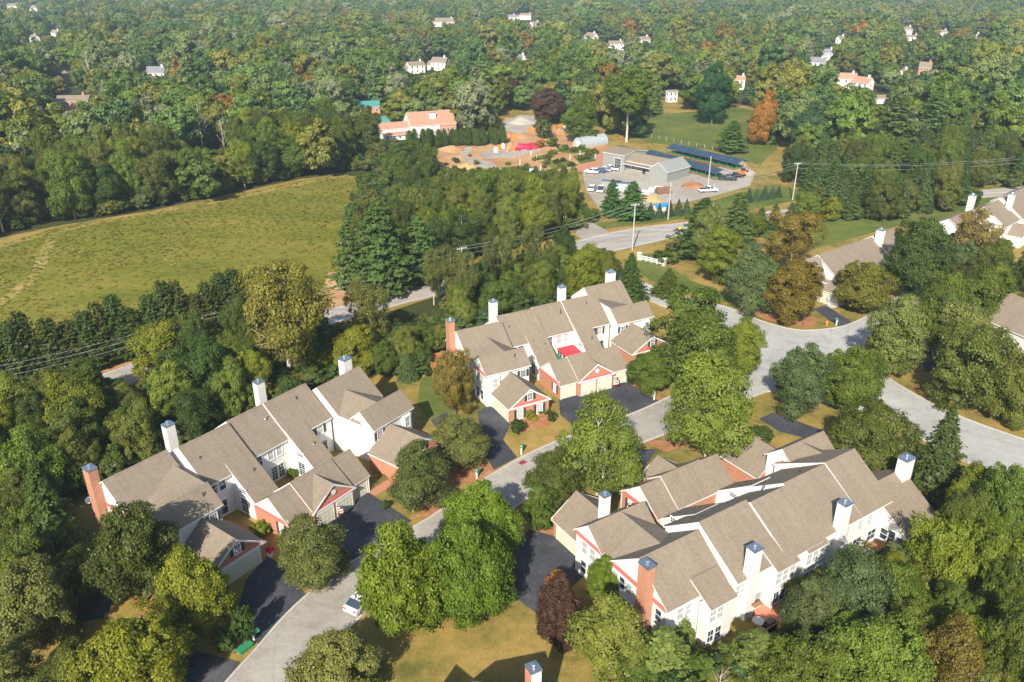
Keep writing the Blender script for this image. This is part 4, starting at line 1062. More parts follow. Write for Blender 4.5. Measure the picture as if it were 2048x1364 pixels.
# young firs by the yard entrance
FI_ = []
for i, (x, y, hh) in enumerate([(1300, 437, 4.5), (1318, 435, 4.0), (1338, 432, 4.6), (1356, 430, 4.6), (1372, 428, 4.4), (1284, 440, 4.2), (1496, 404, 4.2), (1512, 402, 4.0), (1528, 399, 4.2), (1544, 396, 3.6), (1556, 394, 3.6)]):
    p = gp(x, y); FI_.append(place('spruce', (p.x, p.y), hh, hh * .36, (.065, .11, .06), None, 'young firs along the yard'))
rank(FI_, '%s small blue green fir from the left in the row along the yard')
HE_ = []
# clipped evergreens in front of the pink roofed building
for i in range(17):
    x = 820 + i * 11.5 + rng.normal() * 2; y = 296 - i * .5 + rng.normal() * 2
    p = gp(x, y); HE_.append(place('cypress', (p.x, p.y), 6.0 + rng.random() * 1.6, 1.9, (.075, .12, .026), None, 'hedge before the pink roofed building'))

rank(HE_, '%s upright evergreen from the left in the hedge before the pink roofed building')
# ------------------------------------------------------------------ woods: individual trees by zone
ROW_BOX = []
for o_, ang_, mir_ in (((-30.06, 66.04), 54, 1), ((-.26, 103.53), 28.5, 1), ((3.65, 79.47), 33, -1)):
    a_ = R(ang_); U_ = Vector((math.cos(a_), math.sin(a_))); V_ = Vector((math.sin(a_), -math.cos(a_))) * mir_
    ROW_BOX.append((Vector(o_), U_, V_))
def near_row(x, y, m=2.0):
    for o, U_, V_ in ROW_BOX:
        d = Vector((x, y)) - o; u, v = d.dot(U_), d.dot(V_)
        if -3 - m < u < 37 + m and -27 - m < v < 1 + m: return True
    return False
def road_dist(x, y):
    return min((p.x - x) ** 2 + (p.y - y) ** 2 for p in cl) ** .5
def zone(poly_px, spacing, hr, rr, kinds, label, group, avoid_rows=True, limit=999, road=4.5, cols=None, tries=4000, wt=None):
    poly = [gp(*p) for p in poly_px]; xs = [p.x for p in poly]; ys = [p.y for p in poly]; n = 0; mine = []; made = {}
    for _ in range(tries):
        if n >= limit: break
        x, y = rng.uniform(min(xs), max(xs)), rng.uniform(min(ys), max(ys))
        if not inside(poly, x, y): continue
        if avoid_rows and near_row(x, y): continue
        if road_dist(x, y) < road + 1.5: continue
        if any((x - a) ** 2 + (y - b) ** 2 < spacing ** 2 for a, b in mine): continue
        if any((x - a) ** 2 + (y - b) ** 2 < (.55 * (q + rr[0])) ** 2 for a, b, q in FOOT): continue
        h = rng.uniform(*hr); r = rng.uniform(*rr)
        if hides(x, y, h, r): continue
        mine.append((x, y)); k = kinds[rng.choice(len(kinds), p=wt)]
        if k in CONES: r *= .72; col = [PN, DK, (.07, .105, .04)][rng.integers(3)]; h *= 1.08
        elif k == 'dead': col = OL
        else: col = (cols or [OL, MG, YG, OLD, DK, LG, MG])[rng.integers(len(cols) if cols else 7)]
        lb = {'pine': 'pine', 'spruce': 'spruce', 'dead': 'dead tree', 'syc': 'sycamore', 'birch': 'birch', 'maple': 'round tree', 'loose': 'loose tree', 'pear': 'upright tree'}[k]
        cw = 'dark green' if col in (DK, PN) else 'olive' if col in (OL, OLD) else 'yellow green' if col == YG else 'light green' if col == LG else 'green'
        made.setdefault((cw, lb), []).append(place(k, (x, y), h, r, col, None, group)); n += 1
    for (cw, lb), obs in made.items(): rank(obs, '%s ' + cw + ' ' + lb + ' from the left ' + label)
    return n
W5 = ['loose', 'maple', 'birch', 'syc', 'pear']
cnt = {}
cnt['A'] = zone([(-70, 900), (60, 850), (250, 785), (450, 722), (560, 705), (660, 668), (780, 640), (880, 640), (890, 690), (840, 750), (740, 742), (600, 780), (480, 850), (330, 920), (180, 985), (60, 1030), (-70, 1040)], 4.6, (7.5, 12.5), (2.8, 4.4), W5, 'in the wood behind the left row', 'wood behind the left row', limit=75, wt=[.45, .3, .1, .1, .05])
cnt['B'] = zone([(880, 655), (900, 610), (1000, 580), (1100, 548), (1190, 520), (1225, 545), (1215, 585), (1100, 612), (1000, 645), (930, 672)], 4.2, (6.5, 10.5), (2.4, 3.6), W5, 'in the wood behind the middle row', 'wood behind the middle row', limit=45, wt=[.35, .25, .15, .2, .05])
cnt['Bdead'] = 0
TA_ = []
for x, y, hh in ((935, 640, 14), (905, 612, 13), (1010, 585, 13.5), (868, 610, 12), (975, 610, 12), (1065, 560, 13)):
    p = gp(x, y); TA_.append(place('syc', (p.x, p.y), hh, 3.0, (.12, .135, .035), None, 'tall pale trees behind the middle row'))
rank(TA_, '%s tall thin sycamore from the left rising behind the middle row')
cnt['C'] = zone([(790, 400), (790, 352), (880, 338), (1000, 356), (1070, 362), (1150, 392), (1185, 440), (1140, 468), (1040, 492), (900, 532), (830, 560), (790, 590), (790, 420)], 5.4, (8, 14), (3.2, 5.2), ['loose', 'maple', 'birch', 'syc', 'pine'], 'in the copse beside the meadow', 'copse beside the meadow', limit=70, wt=[.4, .32, .12, .1, .06])
cnt['D'] = zone([(-60, 485), (-60, 415), (150, 372), (400, 330), (640, 296), (760, 300), (840, 312), (860, 345), (770, 345), (700, 338), (600, 352), (450, 386), (300, 415), (110, 447)], 6.0, (13, 19), (4.4, 6.6), ['loose', 'maple', 'syc', 'pear'], 'at the wood edge behind the meadow', 'tall wood behind the meadow', limit=85, wt=[.5, .36, .09, .05], cols=[OL, MG, YG, OLD, MG, DK])
cnt['E'] = zone([(1500, 455), (1600, 432), (1760, 445), (1860, 430), (1960, 395), (2090, 370), (2090, 330), (1900, 300), (1640, 330), (1560, 345), (1620, 400), (1560, 425)], 6.2, (9, 15), (3.6, 5.2), ['pine', 'spruce', 'loose', 'maple'], 'along the right of the county road', 'trees along the right of the county road', limit=70, wt=[.38, .15, .27, .2], cols=[DK, MG, OLD, OL])
cnt['F'] = zone([(1560, 1250), (1700, 1200), (1850, 1080), (2090, 1010), (2090, 1440), (1560, 1440)], 4.5, (6, 10), (2.6, 3.8), ['loose', 'maple'], 'in the thicket at the bottom right', 'thicket at the bottom right', limit=26, wt=[.6, .4], cols=[YG, MG, OL, LG])
cnt['G'] = zone([(-60, 1050), (60, 1020), (95, 1110), (60, 1250), (-60, 1300)], 4.2, (6, 10), (2.6, 3.6), ['loose', 'maple'], 'in the left edge thicket', 'thicket at the left edge', limit=10, wt=[.6, .4])
cnt['H'] = zone([(1780, 560), (1900, 520), (2090, 560), (2090, 700), (1990, 700), (1900, 640)], 5.5, (7, 10), (3.0, 4.0), ['maple', 'loose', 'birch'], 'in the gardens at the right edge', 'garden trees at the right edge', limit=14, wt=[.4, .4, .2])
cnt['I'] = zone([(640, 660), (700, 620), (790, 590), (860, 575), (880, 600), (800, 640), (720, 660)], 4.0, (3.0, 5.0), (1.8, 2.6), ['maple', 'loose'], 'on the bank below the county road', 'low trees on the road bank', limit=14, wt=[.5, .5])
cnt['J'] = zone([(560, 800), (640, 745), (720, 712), (800, 680), (885, 672), (892, 700), (858, 760), (800, 762), (700, 742), (640, 770), (580, 815)], 3.6, (4.0, 6.5), (2.2, 3.2), ['loose', 'maple', 'spruce', 'pear'], 'in the low growth between the two rows', 'low growth between left and middle rows', limit=34, wt=[.4, .3, .15, .15])
cnt['K'] = zone([(-70, 860), (60, 820), (240, 775), (330, 755), (330, 800), (100, 890), (-70, 930)], 3.6, (4.5, 7.0), (2.4, 3.4), ['loose', 'maple'], 'in the low growth left of the transformer pole', 'low growth by the county road', limit=22, wt=[.5, .5])
cnt['L'] = zone([(1500, 478), (1600, 448), (1700, 446), (1800, 440), (1840, 412), (1640, 424), (1520, 452)], 4.4, (6.0, 9.5), (2.8, 4.0), ['pine', 'spruce', 'loose'], 'behind the tan roofed house by the road', 'conifers behind the tan roofed house', limit=26, wt=[.45, .25, .3], road=3)
print('zone counts', cnt)
# ------------------------------------------------------------------ far houses among the trees
def far_house(x, y, wpx, ang, mats, label, zt=8.2, depth=.62, stor=5.2, chim=True, wins=True, L_=None):
    """x, y: middle of the roof on the sheet, wpx: its width there"""
    p = gp(x, y, zt * .85); _, _, zc = px(p); Lw = L_ or wpx * zc / F; D = Lw * depth
    r = empty('house', (p.x, p.y, 0), R(ang), label, 'house', 'houses scattered in the far wood')
    hh = House(r, 1); hh.vol(-Lw/2, Lw/2, -D/2, D/2, stor, zt, wall=mats[1], mats=(mats[0], 'trim'), o=.35)
    if Lw > 9: hh.vol(-Lw/2 - Lw*.3, -Lw/2, -D*.35, D*.35, stor*.6, zt*.7, wall=mats[1], mats=(mats[0], 'trim'))
    if chim: hh.chimney(Lw*.32, 0, 1.0, 1.2, 4, zt + 1.2, 'brick' if mats[1] == 'brick' else 'siding')
    if wins:
        n = max(2, int(Lw / 3))
        for k in range(n):
            for z in (1.6, 4.1):
                if z + 1 < stor: hh.win(-Lw/2 + Lw*(k + .5)/n, D/2, z, '+v', .95, 1.3, (1, 1), shut=False)
        for z in (1.6, 4.1):
            if z + 1 < stor: hh.win(Lw/2, 0, z, '+u', .95, 1.3, (1, 1)); hh.win(-Lw/2, 0, z, '-u', .95, 1.3, (1, 1))
    KEEP.append((x, y, wpx)); return r
KEEP = []
S1, S2, S3, S4 = ('shingle', 'siding'), ('shingle_slate', 'siding'), ('shingle', 'brick'), ('shingle_rose', 'siding')
far_house(313, 137, 36, 4, S2, 'white two storey house with slate roof in the wood at the upper left', 8.6)
far_house(148, 195, 60, 8, S3, 'brick house with two white chimneys in the wood at the far left', 7.6)
far_house(135, 143, 26, 20, S3, 'small brick gable above the far left brick house', 7.5)
far_house(890, 38, 40, -4, S1, 'broad hip roofed house on the far wooded rise', 9.5)
far_house(830, 126, 34, 30, S1, 'cream house left of the two storey house beyond the far lawn', 7.4)
far_house(880, 118, 32, -20, S1, 'tan roofed two storey house beyond the far lawn', 8.4)
far_house(1043, 112, 18, -60, S2, 'narrow white house with slate roof beside a purple tree', 8.2)
far_house(1022, 31, 20, 25, S2, 'small white house far off, left of a pair near the top', 8)
far_house(1052, 28, 24, -15, S1, 'small white gabled house far off, right of a pair near the top', 8)
far_house(1070, 45, 20, 40, S1, 'white house just below the far pair near the top', 8)
far_house(1183, 68, 24, -50, S1, 'tall white gabled house in the far wood', 9)
far_house(1232, 84, 28, 10, S1, 'white house with pale roof below the tall gabled one', 7.6)
far_house(1288, 75, 22, 30, S1, 'small white house right of the pale roofed one', 7.6)
far_house(1636, 118, 28, -40, S2, 'white house with slate gable left of the rose roofed row', 8.4)
far_house(1657, 101, 16, 0, S2, 'blue grey roof behind the slate gabled house', 8)
far_house(1692, 150, 40, -12, S4, 'rose roofed white townhouse, left of two joined ones', 8.2)
far_house(1728, 158, 34, -55, S4, 'rose roofed white townhouse, right of two joined ones', 8.2)
far_house(1808, 142, 18, 35, S1, 'white gable right of the rose roofed townhouses', 8)
far_house(1852, 128, 22, -30, S3, 'brick house with white gables far right', 8.4)
far_house(1815, 55, 18, 20, S1, 'small white house near the top right', 8)
far_house(1824, 72, 22, -10, S1, 'pale roof below the small white house at the top right', 7)
far_house(1885, 62, 18, 10, S1, 'pale roof right of the small houses at the top right', 7)
far_house(1682, 74, 16, 30, S1, 'white house behind a golden tree at the top right', 8)
far_house(1955, 70, 14, 50, S2, 'dark roofed house far off at the right', 8)
far_house(112, 62, 18, -20, S1, 'pale roof in the wood at the upper left, right of a pair', 8)
far_house(68, 72, 20, -40, S1, 'white gable in the wood at the upper left, left of a pair', 8)
far_house(28, 8, 22, 20, S1, 'white house at the top left corner', 9)
far_house(70, 12, 16, -20, S1, 'small white house right of the top left corner', 9)
far_house(1344, 183, 20, 20, S1, 'small white shed roofed house beyond the far lawn', 6.0, chim=False)
far_house(1478, 155, 24, -10, S4, 'tan gabled house behind the dark green round tree', 7.5)
far_house(1762, 192, 22, 10, S1, 'low white garage below the rose roofed townhouses', 4.2, stor=2.6, chim=False, wins=False)
far_house(738, 205, 40, 15, ('teal_roof', 'terracotta'), 'teal roofed pavilion with terracotta terrace in the wood', 5.5, stor=3.0, chim=False)

# pink roofed building beside the nursery
def pink_building():
    p = gp(838, 276)
    r = empty('pink_roofed_building', (p.x, p.y, 0), R(24), 'long pink roofed building with white gable beside the nursery hedge', 'building')
    hh = House(r, 1); M = ('shingle_rose', 'trim')
    hh.vol(-3, 16, -11, 0, 4.8, 9.4, wall='siding', mats=M); hh.vol(-16, -3.05, -8, -1.5, 4.2, 6.2, wall='siding', mats=M, r1=0)
    hh.slab([(-15, -1.6, 2.9), (-3, -1.6, 2.9), (-3, 1.4, 2.1), (-15, 1.4, 2.1)], mats=M)
    hh.box('wall', 'siding', -14.5, -3.2, -1.5, .8, 0, 2.1)
    hh.chimney(7, -3, 2.4, 1.6, 5, 9.0)
    hh.box('wall', 'brick', 9, 15.8, -.2, .12, 0, 4.6)
    for u in (10.5, 12.5, 14.5): hh.win(u, .12, 2.4, '+v', .9, 1.8, (1, 2))
    for u in (-13, -10.5, -8, -5.5): hh.win(u, .8, 1.2, '+v', .9, 1.2, (2, 1))
    for u in (-12, -9, -6): hh.win(u, -1.5, 3.4, '+v', .9, .7, (2, 1), dark=False)
    p = hh.P(-11, -11, 0)
    MB().poly([(-3, -3, 5), (3, -3, 5), (0, 0, 8)]).poly([(3, -3, 5), (3, 3, 5), (0, 0, 8)]).poly([(3, 3, 5), (-3, 3, 5), (0, 0, 8)]).poly([(-3, 3, 5), (-3, -3, 5), (0, 0, 8)]).build('pavilion_roof', 'teal_roof', r, p)
    MB().box(-2.7, 2.7, -2.7, 2.7, 0, 5).build('wall', 'siding', r, p)
    KEEP.append((800, 250, 120)); KEEP.append((850, 262, 110))
pink_building()
CLEAR = [[(1262, 240), (1330, 228), (1480, 215), (1530, 225), (1560, 290), (1520, 330), (1480, 318), (1420, 300), (1300, 285), (1258, 268)],
         [(810, 198), (870, 184), (960, 178), (978, 205), (900, 218), (840, 224)],
         [(860, 310), (960, 270), (1000, 225), (1090, 222), (1130, 245), (1230, 285), (1300, 270), (1420, 290), (1560, 290), (1600, 380), (1640, 400), (1500, 425), (1160, 465), (1150, 400), (1060, 362), (930, 355)]]
CLEARW = [[gp(*p) for p in c] for c in CLEAR]
MEADW = [gp(*p) for p in MEADOW]

# ------------------------------------------------------------------ far wood: one mass, drawn by geometry nodes from a few tree shapes
far_col = bpy.data.collections.new('far_tree_shapes')
def far_proto(name, me):
    o = bpy.data.objects.new(name, me); far_col.objects.link(o)
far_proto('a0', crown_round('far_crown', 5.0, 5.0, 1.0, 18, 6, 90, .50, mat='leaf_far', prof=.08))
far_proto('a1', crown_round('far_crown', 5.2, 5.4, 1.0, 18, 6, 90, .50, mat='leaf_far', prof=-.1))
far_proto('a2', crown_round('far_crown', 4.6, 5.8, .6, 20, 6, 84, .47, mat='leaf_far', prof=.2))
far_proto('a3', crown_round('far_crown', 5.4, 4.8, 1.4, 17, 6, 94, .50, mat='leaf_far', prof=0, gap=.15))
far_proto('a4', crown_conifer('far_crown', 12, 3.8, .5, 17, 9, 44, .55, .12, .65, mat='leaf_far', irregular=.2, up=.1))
PAL = [(.105, .145, .022), (.085, .13, .024), (.13, .155, .026), (.14, .145, .032), (.065, .105, .024), (.095, .15, .038), (.125, .165, .06), (.08, .12, .022), (.155, .155, .032), (.055, .10, .032)]
pts, scl, rot, idx, tint = [], [], [], [], []
grid = {}
def far_ok(x, y, sp):
    g = (int(x // 14), int(y // 14))
    for i in (-1, 0, 1):
        for j in (-1, 0, 1):
            for a, b in grid.get((g[0] + i, g[1] + j), ()):
                if (x - a) ** 2 + (y - b) ** 2 < sp * sp: return False
    grid.setdefault(g, []).append((x, y)); return True
for x, y, r in FOOT:
    if y > 200: grid.setdefault((int(x // 14), int(y // 14)), []).append((x, y))
tr = 0
for _ in range(60000):
    d = math.sqrt(rng.uniform(225 ** 2, 2100 ** 2)) if rng.random() < .55 else rng.uniform(225, 900)
    x = rng.uniform(-.70, .70) * d * 1.02; y = d
    X, Y, zc = px((x, y, 0))
    if X < -150 or X > 2200: continue
    sp = 7.6 + max(0, (d - 300)) * .0052
    if any(inside(c, x, y) for c in CLEARW) or inside(MEADW, x, y): continue
    if Y > 400 and 1400 < X < 2100 and d < 260: continue
    if Y > 330 and X > 690 and d < 285: continue
    if road_dist(x, y) < 7: continue
    sz = float(np.clip(rng.normal(1.2, .27), .65, 1.9)) * (1 + max(0, d - 800) * .0002); zz = rng.uniform(.9, 1.5)
    k = int(rng.choice(5, p=[.26, .26, .2, .17, .11]))
    if hides(x, y, 11.5 * zz * sz / 1.15, 5 * sz): continue
    topY = px((x, y, 11.5 * zz * sz / 1.15))[1]; half = 5 * sz * F / zc
    bad = False
    for (hx, hy, hw) in KEEP:
        if abs(X - hx) < hw * .55 + half * .95 and topY < hy + hw * .42 and Y > hy + 2: bad = True; break
    if bad or not far_ok(x, y, sp): continue
    pts.append((x, y, 0)); scl.append((sz, sz, zz * sz / 1.05)); rot.append((0, 0, rng.random() * 6.28)); idx.append(k)
    c = PAL[rng.integers(len(PAL))]; u = rng.random()
    if k == 4: c = [(.06, .105, .04), (.07, .11, .035), (.05, .09, .03)][rng.integers(3)]
    elif u < .018: c = [(.20, .11, .025), (.18, .12, .03), (.16, .10, .025)][rng.integers(3)]
    elif u < .09: c = (.15, .17, .10)
    j = 1.25 + rng.normal() * .15; tint.append((c[0] * j, c[1] * j, c[2] * j, 1))
    if len(pts) > 9000: break
print('far trees', len(pts))
me = bpy.data.meshes.new('far_woodland'); me.from_pydata(pts, [], [])
def attr(n, t, k, dat, key): a = me.attributes.new(n, t, 'POINT'); a.data.foreach_set(key, np.array(dat, dtype=k).ravel())
attr('scl', 'FLOAT_VECTOR', np.float32, scl, 'vector'); attr('rot', 'FLOAT_VECTOR', np.float32, rot, 'vector'); attr('pick', 'INT', np.int32, idx, 'value'); attr('tint', 'FLOAT_COLOR', np.float32, tint, 'color')
fw = link('far_woodland', me); tag(fw, 'unbroken far woodland of mixed greens reaching to the top edge', 'woodland', kind='stuff')
ng = bpy.data.node_groups.new('scatter_far_trees', 'GeometryNodeTree')
ng.interface.new_socket('Geometry', in_out='INPUT', socket_type='NodeSocketGeometry'); ng.interface.new_socket('Geometry', in_out='OUTPUT', socket_type='NodeSocketGeometry')
gi = ng.nodes.new('NodeGroupInput'); go = ng.nodes.new('NodeGroupOutput'); ip = ng.nodes.new('GeometryNodeInstanceOnPoints'); ci = ng.nodes.new('GeometryNodeCollectionInfo')
ci.inputs['Collection'].default_value = far_col; ci.inputs['Separate Children'].default_value = True; ci.inputs['Reset Children'].default_value = True
def named(n, t):
    q = ng.nodes.new('GeometryNodeInputNamedAttribute'); q.data_type = t; q.inputs[0].default_value = n
    return [o for o in q.outputs if o.enabled and o.name == 'Attribute'][0]
ng.links.new(gi.outputs[0], ip.inputs['Points']); ng.links.new(ci.outputs[0], ip.inputs['Instance']); ip.inputs['Pick Instance'].default_value = True
ng.links.new(named('pick', 'INT'), ip.inputs['Instance Index']); ng.links.new(named('scl', 'FLOAT_VECTOR'), ip.inputs['Scale'])
er = ng.nodes.new('FunctionNodeEulerToRotation'); ng.links.new(named('rot', 'FLOAT_VECTOR'), er.inputs[0]); ng.links.new(er.outputs[0], ip.inputs['Rotation'])
ng.links.new(ip.outputs[0], go.inputs[0])
md = fw.modifiers.new('scatter', 'NODES'); md.node_group = ng

# ------------------------------------------------------------------ rough grass of the meadow: tufts, one mass
tuft_col = bpy.data.collections.new('tuft_shapes')
for k in range(3):
    n = 26; d_ = rand_dirs(n); d_[:, 2] = np.abs(d_[:, 2]) * .8 + .15
    c_t = d_ * np.array([.55, .55, .30]) * (.4 + .6 * rng.random((n, 1)))
    o_ = bpy.data.objects.new('t%d' % k, quads_mesh('tuft', c_t, d_ * .5 + np.array([0, -.25, 1.0]) + rng.normal(size=(n, 3)) * .25, .30 + .2 * rng.random(n), .25 + .5 * rng.random(n), 'leaf_far')); tuft_col.objects.link(o_)
xs = [p.x for p in MEADW]; ys = [p.y for p in MEADW]; tp, ts, tr_, ti, tt = [], [], [], [], []
ph = rng.random((6, 3)) * 6.28; fr = rng.normal(size=(6, 2)) * np.array([.05, .09])
while len(tp) < 9000:
    x, y = rng.uniform(min(xs), max(xs)), rng.uniform(min(ys), max(ys))
    if not inside(MEADW, x, y): continue
    f_ = sum(math.sin(fr[k, 0] * x + fr[k, 1] * y + ph[k, 0]) for k in range(6)) / 3.5 + rng.normal() * .35
    if f_ < -.5 and rng.random() < .7: continue
    tp.append((x, y, .03)); s_z = rng.uniform(.25, 1.0) ** 1.2; ts.append((s_z, s_z, s_z * rng.uniform(.35, .8))); tr_.append((0, 0, rng.random() * 6.28)); ti.append(int(rng.integers(3)))
    t_ = min(1, max(0, .5 + .4 * f_)); a_, b_ = np.array((.22, .175, .04)), np.array((.145, .165, .020)); c = a_ * (1 - t_) + b_ * t_; j = 1 + rng.normal() * .14; tt.append((c[0] * j, c[1] * j, c[2] * j, 1))
me = bpy.data.meshes.new('meadow_tufts'); me.from_pydata(tp, [], [])
attr('scl', 'FLOAT_VECTOR', np.float32, ts, 'vector'); attr('rot', 'FLOAT_VECTOR', np.float32, tr_, 'vector'); attr('pick', 'INT', np.int32, ti, 'value'); attr('tint', 'FLOAT_COLOR', np.float32, tt, 'color')
mt = link('meadow_tufts', me); tag(mt, 'rough olive and tan grass growing over the whole meadow', 'grass', kind='stuff')
ng2 = ng.copy(); [n for n in ng2.nodes if n.bl_idname == 'GeometryNodeCollectionInfo'][0].inputs['Collection'].default_value = tuft_col
mt.modifiers.new('scatter', 'NODES').node_group = ng2

# ------------------------------------------------------------------ undergrowth filling the woods: one mass
UG = [[(-70, 900), (60, 835), (250, 775), (450, 715), (660, 665), (780, 630), (890, 645), (890, 700), (840, 755), (740, 745), (600, 785), (480, 850), (330, 920), (180, 985), (60, 1030), (-70, 1060)],
      [(880, 660), (900, 600), (1000, 572), (1100, 540), (1195, 515), (1228, 545), (1215, 588), (1100, 615), (1000, 648), (930, 675)],
      [(700, 400), (760, 350), (880, 335), (1000, 356), (1070, 362), (1150, 392), (1188, 440), (1140, 470), (1040, 494), (900, 535), (800, 590), (720, 590)],
      [(-60, 480), (-60, 400), (150, 365), (400, 322), (640, 290), (840, 300), (860, 345), (770, 345), (700, 342), (600, 356), (450, 390), (300, 419), (110, 450)],
      [(1500, 458), (1600, 430), (1760, 445), (1900, 425), (2090, 370), (2090, 335), (1900, 310), (1640, 345), (1620, 405)],
      [(1480, 1280), (1700, 1190), (1850, 1075), (2090, 1010), (2090, 1440), (1250, 1440), (1250, 1330)],
      [(-60, 1050), (70, 1010), (110, 1110), (60, 1250), (-60, 1300)]]
up_, us_, ur_, ui_, ut_ = [], [], [], [], []
for q, npts in zip(UG, (950, 420, 700, 700, 420, 300, 90)):
    w_ = [gp(*v) for v in q]; x0, x1, y0, y1 = min(v.x for v in w_), max(v.x for v in w_), min(v.y for v in w_), max(v.y for v in w_); k = 0; t_ = 0
    while k < npts and t_ < npts * 8:
        t_ += 1; x, y = rng.uniform(x0, x1), rng.uniform(y0, y1)
        if not inside(w_, x, y) or road_dist(x, y) < 6 or near_row(x, y, .5): continue
        z_ = rng.uniform(.18, .42)
        if hides(x, y, 10 * z_, 5 * z_): z_ = .13
        k += 1; up_.append((x, y, 0)); us_.append((z_ * 1.1, z_ * 1.1, z_)); ur_.append((0, 0, rng.random() * 6.28)); ui_.append(int(rng.integers(4)))
        c = PAL[rng.integers(len(PAL))]; j = .9 + rng.normal() * .12; ut_.append((c[0] * j, c[1] * j, c[2] * j, 1))
me = bpy.data.meshes.new('undergrowth'); me.from_pydata(up_, [], [])
attr('scl', 'FLOAT_VECTOR', np.float32, us_, 'vector'); attr('rot', 'FLOAT_VECTOR', np.float32, ur_, 'vector'); attr('pick', 'INT', np.int32, ui_, 'value'); attr('tint', 'FLOAT_COLOR', np.float32, ut_, 'color')
ugo = link('undergrowth', me); tag(ugo, 'low green undergrowth filling the woods between the trees', 'undergrowth', kind='stuff')
ugo.modifiers.new('scatter', 'NODES').node_group = ng
# ------------------------------------------------------------------ back of the right row: sunroom wing, deck, patio
h = hC
h.chimney(2.3, -8.75, .95, .9, 0, 8.9)
h.vol(32.0, 38.2, -27.4, -16.2, 2.6, 6.5, c=-21.8)
for v in (-24.75, -25.75, -26.75): h.win(32.0, v, 1.35, '-u', .85, 2.0 if v == -25.75 else 1.5, (1, 1))
for v in (-19.5, -25): h.win(38.2, v, 1.7, '+u')
for u in (33.2, 35.0, 36.8): h.win(u, -27.4, 1.4, '-v', 1.3, 1.4, (2, 1))
def local_thing(row, hh, name, u, v, z, label, cat, group=None):
    p = row.matrix_basis @ Vector(hh.P(u, v, z)); return empty(name, p, row.rotation_euler.z, label, cat, group)
d = local_thing(rowC, hC, 'deck', 30.4, -26.2, 0, 'brown timber deck with railing before the screened porch', 'deck')
for k in range(12): MB().box(-1.3, 1.3, -.14, .14, .5, .55).build('board', 'wood_deck', d, (0, -1.8 + .31 * k, 0))
for k in range(5): MB().box(-.05, .05, -.05, .05, 0, 1.5).build('post', 'wood_deck', d, (-1.35, -1.8 + .86 * k, 0))
for z in (.8, 1.1, 1.45): MB().box(-.03, .03, -1.9, 1.75, z, z + .07).build('rail', 'wood_deck', d, (-1.36, 0, 0))
a = local_thing(rowC, hC, 'air_conditioner', 28.3, -25.6, 0, 'round topped white air conditioner beside the timber deck', 'air conditioner')
MB().box(-.5, .5, -.5, .5, 0, .9).build('case', 'white_paint', a); MB().tube((0, 0, .9), (0, 0, .98), .46, .44, 16).build('fan_guard', 'metal', a); MB().tube((0, 0, .98), (0, 0, 1.0), .14, .14, 8).build('fan_hub', 'dark_metal', a)
pt = tag(sheet('patio', [(1508, 1222), (1528, 1198), (1560, 1212), (1575, 1228), (1560, 1258), (1515, 1262)], 'terracotta', 0.07), kind='structure')
p = gp(1568, 1250); w = empty('patio_wall', p, R(33), 'low timber capped wall around the brick patio', 'wall')
for k in range(6): MB().box(-.04, .04, -.04, .04, 0, .9).build('post', 'wood_deck', w, (-4 + 1.4 * k, 0, 0))
MB().box(-4.1, 3.1, -.06, .06, .9, 1.0).build('top_rail', 'wood_deck', w); MB().box(-.06, .06, 0, 3.2, .9, 1.0).build('top_rail', 'wood_deck', w, (3.05, 0, 0))
p = gp(1538, 1258); g = empty('grill', p, R(33), 'covered black grill on the brick patio', 'grill'); MB().box(-.7, .7, -.35, .35, 0, .8).build('cabinet', 'black_paint', g)
MB().extrude_xz([(-.6, .8), (.6, .8), (.5, 1.15), (-.5, 1.15)], -.33, .33).build('lid', 'black_paint', g)
p = gp(1515, 1252); g = empty('patio_table', p, .4, 'round pale table on the brick patio', 'table')
MB().tube((0, 0, .7), (0, 0, .75), .65, .65, 14).build('table_top', 'silver_paint', g); MB().tube((0, 0, 0), (0, 0, .7), .05, .05, 6).build('pedestal', 'metal', g)
# deck at the left end of the middle row
d = local_thing(rowB, hB, 'deck', -2.8, -20.5, 0, 'orange timber deck at the brick chimney end of the middle row', 'deck')
MB().box(-1.6, 1.6, -1.6, 1.6, 1.9, 2.05).build('floor', 'wood_deck', d)
for x in (-1.5, 1.5):
    for y in (-1.5, 1.5): MB().box(x - .07, x + .07, y - .07, y + .07, 0, 3.0).build('post', 'wood_deck', d)
for z0, z1 in ((2.1, 2.95),):
    MB().box(-1.6, -1.54, -1.6, 1.6, z0, z1).build('side_panel', 'wood_deck', d); MB().box(-1.6, 1.6, -1.6, -1.54, z0, z1).build('side_panel', 'wood_deck', d); MB().box(-1.6, 1.6, 1.54, 1.6, z0, z1).build('side_panel', 'wood_deck', d)
# flags on the garage piers
def flag(row, hh, u, v, z, label):
    f = local_thing(row, hh, 'flag', u, v, z, label, 'flag')
    a_ = hh.ang('+v') - 0
    f.rotation_euler.z = row.rotation_euler.z + a_
    MB().tube((0, 0, 0), (0, -1.3, .9), .025, .02, 5).build('staff', 'metal', f)
    for k in range(7): MB().slab([(0.03 * k, -1.25 + .13 * k * 0, .85 - .2 * k), (.0 + .03 * k, -.35, .25 - .2 * k + .0), (.03 * k + .03, -.35, .05 - .2 * k), (.03 * k + .03, -1.25, .65 - .2 * k)], (.012, 0, 0), 0, 0).build('stripe', 'red_paint' if k % 2 == 0 else 'white_paint', f)
    MB().slab([(-.01, -1.25, .86), (-.01, -.85, .60), (-.01, -.85, .05), (-.01, -1.25, .30)], (.05, 0, 0), 0, 0).build('canton', 'blue_paint', f)
flag(rowB, hB, 20.1, -2.0, 1.7, 'striped flag on a staff beside the last garage door of the middle row')
flag(rowA, hA, 16.8, -2.0, 1.7, 'striped flag on a staff beside the garage doors of the left row')
